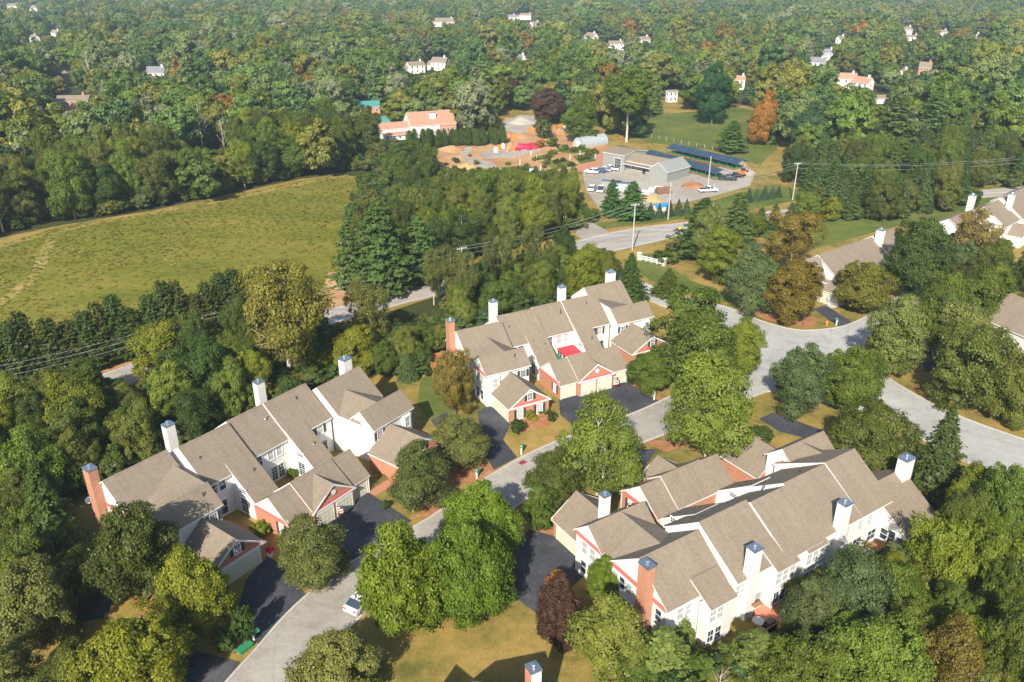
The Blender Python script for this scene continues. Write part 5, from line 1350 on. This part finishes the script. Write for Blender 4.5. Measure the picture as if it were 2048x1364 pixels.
# planter with red flowers, satellite dish
p = gp(541, 1112); f = empty('flower_planter', p, 0, 'planter of red flowers at the left row garage corner', 'planter')
MB().tube((0, 0, 0), (0, 0, .5), .28, .36, 10).build('pot', 'white_paint', f)
fm = crown_round('flowers', .55, .4, 0, 8, 5, 10, .13); fo = link('flowers', fm, f, (0, 0, .5)); fo.color = (.6, .01, .03, 1)
s = local_thing(rowA, hA, 'satellite_dish', -2.6, -22.0, 0, 'white satellite dish beside the left row brick chimney', 'satellite dish')
MB().tube((0, 0, 0), (0, 0, 5.6), .05, .05, 6).build('mast', 'metal', s); MB().tube((0, 0, 5.6), (-.12, -.1, 5.75), .1, .42, 12).build('dish', 'white_paint', s); MB().tube((0, 0, 5.6), (-.45, -.4, 5.8), .02, .02, 4).build('arm', 'metal', s)

# ------------------------------------------------------------------ poles and wires
def utility_pole(bx, by, ty, label, arms=1, tr=False, ang=.5):
    b = gp(bx, by); hgt = height_at(bx, by, ty)
    o = empty('utility_pole', b, ang, label, 'utility pole', 'utility poles along the county road')
    MB().tube((0, 0, 0), (0, 0, hgt), .19, .12, 8).build('shaft', 'pole_wood', o)
    for k in range(arms):
        z = hgt - .35 - k * .9
        MB().box(-1.2, 1.2, -.07, .07, z - .07, z + .07).build('crossarm', 'pole_wood', o)
        for x in (-1.05, -.5, .5, 1.05): MB().tube((x, 0, z + .07), (x, 0, z + .25), .05, .035, 6).build('insulator', 'white_paint', o)
    if tr: MB().tube((.38, 0, hgt - 3.2), (.38, 0, hgt - 2.1), .3, .3, 10).build('transformer', 'silver_paint', o)
    return b, hgt
UP = [utility_pole(404, 706, 636, 'utility pole with white transformer beside the cypress screen', 1, True, .55), utility_pole(925, 560, 494, 'utility pole among the thin trees behind the middle row', 1, True, .6),
      utility_pole(1264.5, 500, 407, 'utility pole with crossarm standing at the road junction', 1, False, .5), utility_pole(1336, 439, 364, 'leaning grey utility pole before the young firs', 0, False, .5),
      utility_pole(1585, 400, 325, 'utility pole on the verge right of the young firs', 1, False, .3), utility_pole(1416, 373, 312, 'plain utility pole standing in the gravel yard', 0),
      utility_pole(1890, 216, 184, 'distant utility pole over the trees at the right', 1), utility_pole(2036, 236, 206, 'distant utility pole near the right edge', 1)]
left_off = (Vector((-92, 92, 0)), 10.5); right_off = (Vector((150, 238, 0)), 11.0)
def wire(a, b, off, dz, label, sag=1.2):
    (p, hp), (q, hq) = a, b
    n = Vector((q.y - p.y, p.x - q.x, 0)).normalized(); A = p + n * off + Vector((0, 0, hp - dz)); B = q + n * off + Vector((0, 0, hq - dz))
    mb = MB(); prev = A
    for i in range(1, 15):
        t = i / 14; c = A.lerp(B, t) - Vector((0, 0, sag * 4 * t * (1 - t))); mb.tube(prev, c, .02, .02, 4, cap=False); prev = c
    tag(mb.build('power_line', 'silver_paint'), label, 'power line', 'power lines along the county road')
chain = [left_off, UP[0], UP[1], UP[2], UP[3], UP[4], right_off]
nm = ['left of the transformer pole', 'between the transformer pole and the middle row pole', 'between the middle row pole and the junction pole', 'between the junction pole and the leaning pole', 'between the leaning pole and the verge pole', 'right of the verge pole']
for i in range(6):
    for off, dz, w_ in ((-1.0, .2, 'upper left wire'), (1.0, .2, 'upper right wire'), (0, 1.6, 'lower wire')):
        wire(chain[i], chain[i + 1], off, dz, w_ + ' of the power line ' + nm[i])

# ------------------------------------------------------------------ fence, signs, mailboxes
A, B = gp(1282, 521), gp(1324, 531); dv = B - A; L = dv.length
f = empty('rail_fence', A, math.atan2(dv.y, dv.x), 'white rail fence between two posts at the estate entrance', 'fence')
for k in range(5): MB().box(-.07, .07, -.07, .07, 0, 1.35).build('post', 'white_paint', f, (L * k / 4, 0, 0))
for z in (.35, .72, 1.1): MB().box(0, L, -.035, .035, z, z + .15).build('rail', 'white_paint', f, (0, -.09, 0))
for x in (-.5, L + .5):
    pl = MB().box(-.4, .4, -.4, .4, 0, 1.7).build('pillar', 'concrete', f, (x, 0, 0)); MB().box(-.5, .5, -.5, .5, 1.7, 1.85).build('cap', 'white_paint', pl)
def sign(x, y, kind, label, ang=0.0):
    p = gp(x, y); o = empty('road_sign', p, ang, label, 'sign')
    MB().box(-.035, .035, -.035, .035, 0, 2.6).build('post', 'metal', o)
    if kind == 'diamond': MB().slab([(0, -.06, 1.5), (.55, -.06, 2.1), (0, -.06, 2.7), (-.55, -.06, 2.1)], (0, .03, 0), 0, 0).build('panel', 'yellow_paint', o)
    elif kind == 'rect': MB().box(-.38, .38, -.07, -.04, 1.7, 2.7).build('panel', 'silver_paint', o)
    else:
        MB().box(-.5, .5, -.03, -.01, 2.45, 2.65).build('panel', 'green_plastic', o); MB().box(-.01, .01, -.5, .5, 2.66, 2.84).build('panel', 'green_plastic', o)
sign(1357, 473, 'diamond', 'yellow diamond road sign at the edge of the county road'); sign(1597, 398, 'rect', 'grey road sign beside the verge utility pole', .3); sign(1607, 652, 'street', 'green street name sign on the lawn at the junction', .4)
for i, (x, y, lb) in enumerate([(508, 1281, 'at the lower driveway beside the clipped shrub'), (665, 1152, 'beside the left row front lawn at the lane'), (826, 1022, 'on the mulch left of the big maples'), (954, 958, 'on the mulch bed at the bend of the lane'), (1043, 909, 'beside the storm drain'), (1308, 800, 'at the corner of the middle row driveway'), (1672, 651, 'beside the small driveway at the junction'), (1500, 716, 'under the yellow green tree at the road corner')]):
    p = gp(x, y); o = empty('mailbox', p, R(120) + i * .2, 'green mailbox on a white post ' + lb, 'mailbox', 'mailboxes along the lane')
    MB().box(-.09, .09, -.09, .09, 0, 1.35).build('post', 'white_paint', o); MB().box(-.12, .12, -.55, .2, .98, 1.06).build('arm', 'white_paint', o)
    mb = MB(); prof = [(-.2, 1.06), (.2, 1.06), (.2, 1.3), (.13, 1.42), (-.13, 1.42), (-.2, 1.3)]; mb.extrude_xz(prof, -.65, .1); mb.build('box', 'green_plastic', o)
    MB().poly([(-.11, -.11, 1.35), (.11, -.11, 1.35), (0, 0, 1.5)]).poly([(.11, -.11, 1.35), (.11, .11, 1.35), (0, 0, 1.5)]).poly([(.11, .11, 1.35), (-.11, .11, 1.35), (0, 0, 1.5)]).poly([(-.11, .11, 1.35), (-.11, -.11, 1.35), (0, 0, 1.5)]).build('post_cap', 'white_paint', o)
p = gp(490, 1298); o = empty('utility_box', p, R(55), 'low green utility box on the verge by the lower driveway', 'utility box'); MB().box(-.75, .75, -.4, .4, 0, .35).build('case', 'green_plastic', o); MB().box(-.8, .8, -.45, .45, .35, .42).build('lid', 'green_plastic', o)
p = gp(1653, 650); o = empty('hydrant', p, 0, 'orange fire hydrant on the lawn beside the small driveway', 'hydrant')
MB().tube((0, 0, 0), (0, 0, .75), .2, .17, 10).tube((0, 0, .75), (0, 0, .95), .2, .05, 10).build('body', 'orange_paint', o); MB().tube((-.32, 0, .55), (.32, 0, .55), .09, .09, 8).build('nozzle', 'orange_paint', o)

# ------------------------------------------------------------------ vehicles
_vm = {}
def vehicle_meshes(kind, paint):
    k = (kind, paint)
    if k in _vm: return _vm[k]
    P = {'car': ([(-2.3, .35), (-2.32, .7), (-2.2, .92), (-1.2, .98), (1.1, .98), (2.1, .82), (2.3, .62), (2.28, .35)], [(-1.95, .95), (-1.25, 1.42), (.2, 1.45), (1.15, .97)], .88, .70, 2),
         'suv': ([(-2.35, .4), (-2.4, .8), (-2.3, 1.08), (1.0, 1.12), (2.15, 1.0), (2.35, .75), (2.33, .4)], [(-2.25, 1.08), (-2.0, 1.72), (.2, 1.75), (1.05, 1.1)], .95, .78, 2),
         'pickup': ([(-2.9, .45), (-2.92, 1.05), (-.6, 1.08), (1.3, 1.12), (2.6, 1.02), (2.8, .8), (2.78, .45)], [(-.65, 1.06), (-.5, 1.75), (.75, 1.77), (1.5, 1.1)], .98, .80, 2)}[kind]
    prof, cab, hw, hr, _ = P
    b = MB(); n = len(prof)
    b.slab([(x, -hw, z) for x, z in prof], (0, 2 * hw, 0), 0, 0)
    cb = MB(); q = [(x, z) for x, z in cab]
    lo0, t0, t1, lo1 = q
    def ring(s): return [(lo0[0], s * hw * .97, lo0[1]), (t0[0], s * hr, t0[1]), (t1[0], s * hr, t1[1]), (lo1[0], s * hw * .97, lo1[1])]
    L_, R_ = ring(-1), ring(1)
    cb.poly([L_[1], L_[2], R_[2], R_[1]])
    gl = MB(); gl.poly(L_); gl.poly(R_[::-1]); gl.poly([L_[0], L_[1], R_[1], R_[0]]); gl.poly([L_[2], L_[3], R_[3], R_[2]])
    pil = MB()
    for s in (-1, 1):
        m = (lo0[0] + lo1[0]) / 2 - .1; pil.slab([(m - .06, s * (hw * .97 + .01), lo0[1]), (m + .06, s * (hw * .97 + .01), lo0[1]), (m + .06, s * (hr + .01), t0[1]), (m - .06, s * (hr + .01), t0[1])], (0, s * .015, 0), 0, 0)
    wh = MB().tube((0, -.11, 0), (0, .11, 0), .34, .34, 14); rm = MB().tube((0, -.12, 0), (0, .12, 0), .19, .19, 10)
    lt = MB().box(-.03, .03, -.17, .17, -.08, .08)
    _vm[k] = dict(body=b.mesh('body', paint), roof=cb.mesh('roof', paint), windows=gl.mesh('windows', 'glass'), pillars=pil.mesh('pillar', paint), tyre=wh.mesh('wheel', 'black_rubber'), rim=rm.mesh('rim', 'metal'), head=lt.mesh('headlight', 'white_paint'), tail=lt.mesh('tail_light', 'tail_light'), dims=(prof, hw))
    if kind == 'pickup': _vm[k]['bed'] = MB().box(-2.8, -.75, -hw + .1, hw - .1, 1.06, 1.095).mesh('bed', 'black_rubber')
    return _vm[k]
def vehicle(kind, paint, x, y, ang, label, cat, group=None, pos=None):
    m = vehicle_meshes(kind, paint); p = pos or gp(x, y); o = empty({'car': 'parked_car', 'suv': 'parked_car', 'pickup': 'pickup_truck'}[kind], (p[0], p[1], .08), ang, label, cat, group)
    for n in ('body', 'roof', 'windows', 'pillars') + (('bed',) if 'bed' in m else ()): link('pillar' if n == 'pillars' else n, m[n], o)
    prof, hw = m['dims']; x0, x1 = prof[0][0], prof[-1][0]
    for wx in (x0 + .95, x1 - .9):
        for s in (-1, 1):
            w = link('wheel', m['tyre'], o, (wx, s * (hw - .06), .34)); link('rim', m['rim'], w)
    for s in (-1, 1): link('headlight', m['head'], o, (x1 - .02, s * (hw - .25), .72)); link('tail_light', m['tail'], o, (x0 - .01, s * (hw - .22), .80))
    return o
p = gp(728, 1206); vehicle('car', 'white_paint', 0, 0, math.atan2(.89, .5), 'white car parked on the lane under the big maple', 'car', None, (p.x, p.y))
for i, (x, y, kd, pt_, lb) in enumerate([(1183, 347, 'suv', 'white_paint', 'white car, leftmost of the row in front of the grey building'), (1198, 345, 'car', 'blue_paint', 'dark blue car in the row in front of the grey building'), (1209, 343, 'car', 'silver_paint', 'silver car in the row in front of the grey building'), (1221, 341, 'pickup', 'white_paint', 'white pickup, rightmost of the row in front of the grey building')]):
    vehicle(kd, pt_, x, y, R(160), lb, 'car', 'vehicles in the nursery yard')
vehicle('suv', 'white_paint', 1185, 381, R(70), 'white car behind the firs at the yard entrance', 'car', 'vehicles in the nursery yard'); vehicle('pickup', 'white_paint', 1202, 383, R(75), 'white pickup behind the firs at the yard entrance', 'truck', 'vehicles in the nursery yard')
vehicle('pickup', 'black_paint', 1455, 361, R(-8), 'black flatbed truck at the right of the gravel yard', 'truck', 'vehicles in the nursery yard'); vehicle('pickup', 'black_paint', 1470, 356, R(12), 'dark truck beside the flatbed at the right of the yard', 'truck', 'vehicles in the nursery yard')
vehicle('pickup', 'white_paint', 1416, 384, R(10), 'white cab truck at the front of the gravel yard', 'truck', 'vehicles in the nursery yard')
# box truck at the copse edge
p = gp(1065, 356); o = empty('box_truck', p, R(95), 'small white box truck at the edge of the copse', 'truck', 'vehicles in the nursery yard')
MB().box(-2.8, .8, -1.05, 1.05, .8, 2.9).build('box', 'white_paint', o); MB().extrude_xz([(.9, .5), (2.4, .5), (2.4, 1.3), (1.9, 2.2), (.9, 2.2)], -.95, .95).build('cab', 'white_paint', o)
MB().slab([(2.42, -.8, 1.3), (2.42, .8, 1.3), (1.95, .8, 2.1), (1.95, -.8, 2.1)], (.02, 0, 0), 0, 0).build('windscreen', 'glass', o)
for x in (-1.8, 1.6):
    for y in (-.95, .95): MB().tube((x, y - .12, .45), (x, y + .12, .45), .45, .45, 12).build('wheel', 'black_rubber', o)

# ------------------------------------------------------------------ nursery: grey building, shade houses, hoop house, yard goods
o = gp(1206, 334); r = empty('nursery_building', (o.x, o.y, 0), R(-45), 'long grey building with tan roof and glazed entrance beside the gravel yard', 'building'); hh = House(r, 1)
hh.vol(0, 9, -12, 0, 5.2, 6.4, wall='siding_grey', mats=('shingle', 'trim')); hh.vol(9.05, 24, -9, -1.2, 3.4, 5.6, wall='siding_grey', r0=0)
hh.vol(21.5, 28.5, -9.5, 3.2, 3.3, 6.0, axis='v', wall='siding_grey', mats=('siding_grey', 'trim'))
hh.win(6.3, 0, 2.0, '+v', 2.6, 3.8, (3, 2))
for u in (12, 14.5, 18, 20): hh.win(u, -1.2, 1.7, '+v', 1.6, 1.6, (2, 1))
hh.box('door', 'dark_metal', 15.8, 17.0, -1.3, -1.12, 0, 2.3)
hh.slab([(9.2, -1.1, 3.2), (21.3, -1.1, 3.2), (21.3, .9, 2.8), (9.2, .9, 2.8)])
KEEP2 = None
def shade_house(x, y, L, W, ang, hgt, label):
    p = gp(x, y); o = empty('shade_house', p, ang, label, 'shade house', 'shade houses beside the grey building')
    n = 9
    for k in range(n):
        X = L * k / (n - 1)
        for yy, z in ((-W/2, hgt * .62), (W/2, hgt * .62), (0, hgt)): MB().box(X - .05, X + .05, yy - .05, yy + .05, 0, z).build('post', 'metal', o)
        mb = MB(); mb.tube((X, -W/2, hgt*.64), (X, 0, hgt + .04), .05, .05, 4).tube((X, 0, hgt + .04), (X, W/2, hgt*.64), .05, .05, 4); mb.build('rafter', 'metal', o)
    for k in range(n - 1):
        X0, X1 = L * k / (n - 1) + .06, L * (k + 1) / (n - 1) - .06; sg = .05 * rng.random()
        for sd in (-1, 1): MB().slab([(X0, sd*W/2, hgt*.64 + .06), (X1, sd*W/2, hgt*.64 + .06 - sg), (X1, sd*.05, hgt + .09 - sg), (X0, sd*.05, hgt + .09)], (0, 0, -.03), 0, 0).build('shade_panel', 'shade_cloth', o)
    for j in range(3):
        MB().box(.5, L - .5, -W/2 + .6 + j * W/3.2, -W/2 + 1.5 + j * W/3.2, .3, .5).build('bench', 'wood_deck', o)
        pm = MB()
        for k in range(46): cx = .7 + (L - 1.4) * k / 45; cy = -W/2 + 1.05 + j * W/3.2 + rng.normal() * .15; pm.tube((cx, cy, .5), (cx, cy, .95 + .3 * rng.random()), .12, .30, 6)
        pl = pm.build('potted_plants', 'green_plastic', o); pl['kind'] = 'stuff'
shade_house(1300, 318, 36, 6.5, R(-59), 3.3, 'dark blue shade house next to the grey building'); shade_house(1344, 307, 33, 6.5, R(-55), 3.6, 'long dark blue shade house nearest the far lawn')
p = gp(1156, 294); o = empty('hoop_greenhouse', p, R(40), 'silver plastic hoop greenhouse beside the tall bare trunk', 'greenhouse')
mb = MB(); n = 12; L, W, hg = 13.5, 6.0, 3.6
for i in range(n):
    t0, t1 = math.pi * i / n, math.pi * (i + 1) / n
    mb.poly([(0, -W/2*math.cos(t0), hg*math.sin(t0)), (L, -W/2*math.cos(t0), hg*math.sin(t0)), (L, -W/2*math.cos(t1), hg*math.sin(t1)), (0, -W/2*math.cos(t1), hg*math.sin(t1))])
mb.build('cover', 'poly_film', o, smooth=True)
for X in (0, L): MB().poly([(X, -W/2*math.cos(math.pi*i/n), hg*math.sin(math.pi*i/n)) for i in range(n + 1)]).build('end_wall', 'poly_film', o)
for k in range(6):
    mb = MB(); pr = None
    for i in range(n + 1):
        t = math.pi*i/n; q = Vector((L*k/5, -W/2*1.012*math.cos(t), hg*1.012*math.sin(t)))
        if pr is not None: mb.tube(pr, q, .05, .05, 4, cap=False)
        pr = q
    mb.build('hoop', 'metal', o)
MB().box(-.05, 0, -.9, .9, 0, 2.2).build('door', 'trim', o)
# containers and pallets in front of the grey building
for i, (x, y, L_, m_, lb) in enumerate([(1222, 378, 6, 'siding_grey', 'grey site container in the yard, left of two'), (1248, 382, 6, 'poly_film', 'pale site container in the yard, right of two')]):
    p = gp(x, y); o = empty('site_container', p, R(-14), lb, 'container'); MB().box(-L_/2, L_/2, -1.2, 1.2, .1, 2.5).build('body', m_, o)
    MB().box(-L_/2 - .05, L_/2 + .05, -1.25, 1.25, 2.5, 2.6).build('roof', 'metal', o)
    for k in range(9): MB().box(-.05, .05, -1.24, -1.2, .2, 2.4).build('rib', m_, o, (-L_/2 + .4 + k * L_/9.5, 0, 0))
for i, (x, y, m_, hgt, lb) in enumerate([(1268, 384, 'terracotta', 1.2, 'stack of red bricks on pallets beside the containers'), (1290, 388, 'white_paint', 1.0, 'stack of white bags on a pallet, left one'), (1306, 384, 'white_paint', 1.1, 'stack of white bags on a pallet, middle one'), (1318, 380, 'white_paint', 1.0, 'stack of white bags on a pallet, right one')]):
    p = gp(x, y); o = empty('pallet_stack', p, R(-14), lb, 'pallet'); MB().box(-1.3, 1.3, -.8, .8, 0, .14).build('pallet', 'wood_deck', o)
    for a_ in range(3):
        for b_ in range(2):
            for c_i in range(3): MB().box(-.4, .4, -.36, .36, 0, hgt/3 - .04).build('pack', m_, o, (-.85 + .85*a_ + rng.normal()*.03, -.39 + .78*b_, .15 + c_i*hgt/3), rng.normal()*.06)
p = gp(1325, 386); o = empty('log_pile', p, R(20), 'pile of cut logs in the gravel yard', 'log pile')
for row in range(4):
    for k in range(7 - row): MB().tube((-2.3 + rng.normal()*.2, -1.6 + .5*k + .25*row, .28 + .43*row), (2.3 + rng.normal()*.2, -1.6 + .5*k + .25*row, .28 + .43*row), .25, .23, 8).build('log', 'log_bark', o)
def heap(name, mat, x, y, r, hgt, label, cat='heap'):
    p = gp(x, y); mb = MB(); n = 18; rings = 5; k = 0
    V = []
    for j in range(rings + 1):
        for i in range(n):
            t = 6.283*i/n; rr = r*(1 - j/rings)*(1 + .12*math.sin(3*t + j) + .05*rng.normal()); V.append((rr*math.cos(t)*1.3, rr*math.sin(t), hgt*(1 - (1 - j/rings)**1.3) * (1 + .04*rng.normal()) if j else -.05))
    mb.v = V
    for j in range(rings):
        for i in range(n): mb.f.append((j*n + i, j*n + (i+1) % n, (j+1)*n + (i+1) % n, (j+1)*n + i)); mb.m.append(0)
    o = mb.build(name, mat, None, (p.x, p.y, .05), rng.random()*3, smooth=True); tag(o, label, cat)
heap('straw_pile', 'straw', 1302, 399, 3.2, 1.3, 'pile of straw in front of the log pile'); heap('mulch_pile', 'mulch', 1385, 372, 3.6, 1.4, 'brown mulch pile beside the grey building end')
heap('gravel_heap', 'gravel', 1042, 246, 5.0, 2.6, 'pale gravel heap at the back of the nursery'); heap('soil_heap', 'bare_soil', 905, 300, 4.5, 1.6, 'low orange soil heap beside the winding path'); heap('soil_heap', 'bare_soil', 1240, 302, 4.0, 1.5, 'orange soil heap behind the grey building')
heap('gravel_heap', 'gravel', 1490, 345, 3.2, 1.4, 'gravel heap at the right end of the yard'); heap('straw_pile', 'straw', 935, 335, 3.6, 1.5, 'dry brush pile at the copse edge'); heap('soil_heap', 'bare_soil', 1035, 272, 4.2, 1.0, 'orange soil heap in the middle of the nursery')
for i in range(16):
    x = 1036 + (i % 8)*5.6 + rng.normal()*1.2; y = 300 - (i // 8)*5 - (i % 8)*.7 + rng.normal(); p = gp(x, y)
    o = tag(MB().extrude_xz([(-.8, 0), (.8, 0), (.95, .5), (.6, 1.1), (-.5, 1.15), (-.95, .5)], -.7, .7).build('wrapped_bundle', 'magenta_wrap', None, (p.x, p.y, .06), rng.random()*3), 'magenta wrapped bundle in the pile beside the winding path', 'bundle', 'magenta wrapped bundles')
for i, (x, y) in enumerate([(998, 300), (1006, 297), (1014, 303), (1020, 296), (1026, 302), (992, 305), (1032, 296)]):
    p = gp(x, y); tag(MB().box(-.6, .6, -.6, .6, 0, 1.0 + .5 * rng.random()).box(-.45, .45, -.45, .45, 1.0, 1.9).build('stone_pallet', ['orange_paint', 'white_paint', 'terracotta', 'straw'][i % 4], None, (p.x, p.y, .06), rng.random()), 'pallet of coloured stone left of the magenta bundles', 'pallet', 'stone pallets in the nursery')
for i in range(14):
    x, y = [(1020, 272), (1028, 276), (1036, 274), (1044, 278), (1060, 262), (1068, 258), (1118, 262), (1125, 266), (1110, 258), (1130, 258), (1122, 254), (1024, 279), (1114, 268), (1136, 264)][i]
    p = gp(x, y); tag(MB().box(-.9, .9, -.7, .7, 0, .5).box(-.7, .7, -.5, .5, .5, 1.0 + .4 * rng.random()).build('plant_crate', 'orange_paint' if i % 3 else 'terracotta', None, (p.x, p.y, .06), rng.random()*2), 'orange crate stacked on the bare nursery ground', 'crate', 'orange crates in the nursery')
p = gp(1131, 262); o = empty('small_loader', p, .6, 'small blue and white loader beside the orange crates', 'loader'); MB().box(-1.4, 1.4, -.8, .8, .5, 1.3).build('body', 'blue_tarp', o); MB().extrude_xz([(-.6, 1.3), (.5, 1.3), (.4, 2.4), (-.6, 2.4)], -.7, .7).build('cab', 'white_paint', o)
for x in (-.9, .9):
    for y in (-.8, .8): MB().tube((x, y - .12, .4), (x, y + .12, .4), .4, .4, 10).build('wheel', 'black_rubber', o)
p = gp(1322, 420); o = empty('tarp_cover', p, .3, 'bright blue tarp over goods behind the young firs', 'tarp'); MB().box(-1.8, 1.8, -1.2, 1.2, 0, 1.3).build('goods', 'white_paint', o); MB().poly([(-2.4, -1.4, 1.2), (2.4, -1.4, 1.2), (2.0, 0, 1.9), (-2.0, 0, 1.9)]).poly([(-2.0, 0, 1.9), (2.0, 0, 1.9), (2.4, 1.4, 1.2), (-2.4, 1.4, 1.2)]).build('sheet', 'blue_tarp', o)
# excavator and roller at the right of the yard
p = gp(1480, 352); o = empty('excavator', p, R(40), 'orange excavator on the gravel yard beside the trucks', 'excavator')
MB().box(-1.5, 1.5, -1.3, -.8, 0, .7).build('track', 'black_rubber', o); MB().box(-1.5, 1.5, .8, 1.3, 0, .7).build('track', 'black_rubber', o); MB().box(-1.3, 1.2, -1.1, 1.1, .75, 1.7).build('body', 'orange_paint', o); MB().box(.1, 1.1, -1.0, 0, 1.7, 2.7).build('cab', 'glass', o); MB().tube((1.0, .4, 1.5), (3.0, .4, 3.2), .2, .16, 6).tube((3.0, .4, 3.2), (4.2, .4, 1.2), .15, .12, 6).build('arm', 'orange_paint', o); MB().box(3.9, 4.6, 0, .8, .5, 1.2).build('bucket', 'dark_metal', o)
# wire fence round the far lawn
A, B = gp(1262, 268), gp(1425, 300); dv = B - A; f = empty('wire_fence', A, math.atan2(dv.y, dv.x), 'thin post and wire fence along the far lawn', 'fence'); L = dv.length
for k in range(12): MB().box(-.06, .06, -.06, .06, 0, 1.5).build('post', 'pole_wood', f, (L*k/11, 0, 0))
for z in (.4, .9, 1.35): MB().box(0, L, -.012, .012, z, z + .025).build('wire', 'metal', f)
for i, (x, y) in enumerate([(1062, 312), (1073, 322), (1081, 342), (1120, 302), (1190, 318), (1160, 312), (1040, 330), (1140, 320)]):
    p = gp(x, y); tag(MB().box(-.08, .08, -.08, .08, 0, 1.8).box(-.11, .11, -.11, .11, 1.8, 1.86).build('marker_post', 'white_paint', None, (p.x, p.y, .05)), 'pale marker post at a nursery planting bed', 'post', 'marker posts in the nursery')
# loose shrubs in the nursery beds and along the verge
for i in range(46):
    q = [(1062, 1112, 306, 322), (1078, 1158, 318, 340), (1112, 1195, 294, 308), (1145, 1192, 306, 328), (1000, 1075, 330, 352), (890, 960, 312, 345)][i % 6]
    p = gp(rng.uniform(q[0], q[1]), rng.uniform(q[2], q[3])); s = rng.uniform(.8, 1.6)
    place('bush', (p.x, p.y), s * 1.2, s, [MG, OL, YG, DK][i % 4], 'small shrub in a nursery planting bed', 'nursery bed shrubs')

for nme, fmt in (('wrapped_bundle', '%s magenta wrapped bundle from the left beside the winding path'), ('stone_pallet', '%s pallet of coloured stone from the left near the magenta bundles'), ('plant_crate', '%s orange crate from the left on the bare nursery ground'), ('marker_post', '%s pale marker post from the left at the nursery beds')):
    rank([o for o in C.objects if o.parent is None and o.name.split('.')[0] == nme], fmt)
rank([o for o in C.objects if o.parent is None and o.get('group') == 'nursery bed shrubs'], '%s small shrub from the left in the nursery planting beds')
# ------------------------------------------------------------------ thin haze in the air
m = bpy.data.materials.new('haze_air'); m.use_nodes = True; nt = m.node_tree
for n in list(nt.nodes): nt.nodes.remove(n)
pv = nt.nodes.new('ShaderNodeVolumePrincipled'); pv.inputs['Color'].default_value = (.66, .86, .98, 1); pv.inputs['Density'].default_value = 0.00015; pv.inputs['Anisotropy'].default_value = 0.0
oo = nt.nodes.new('ShaderNodeOutputMaterial'); nt.links.new(pv.outputs[0], oo.inputs['Volume']); MATS['haze_air'] = m
hz_ = MB().box(-1700, 1700, -60, 2300, -1.0, 66).build('haze', 'haze_air'); tag(hz_, 'thin pale haze over the whole valley', 'haze', kind='stuff')
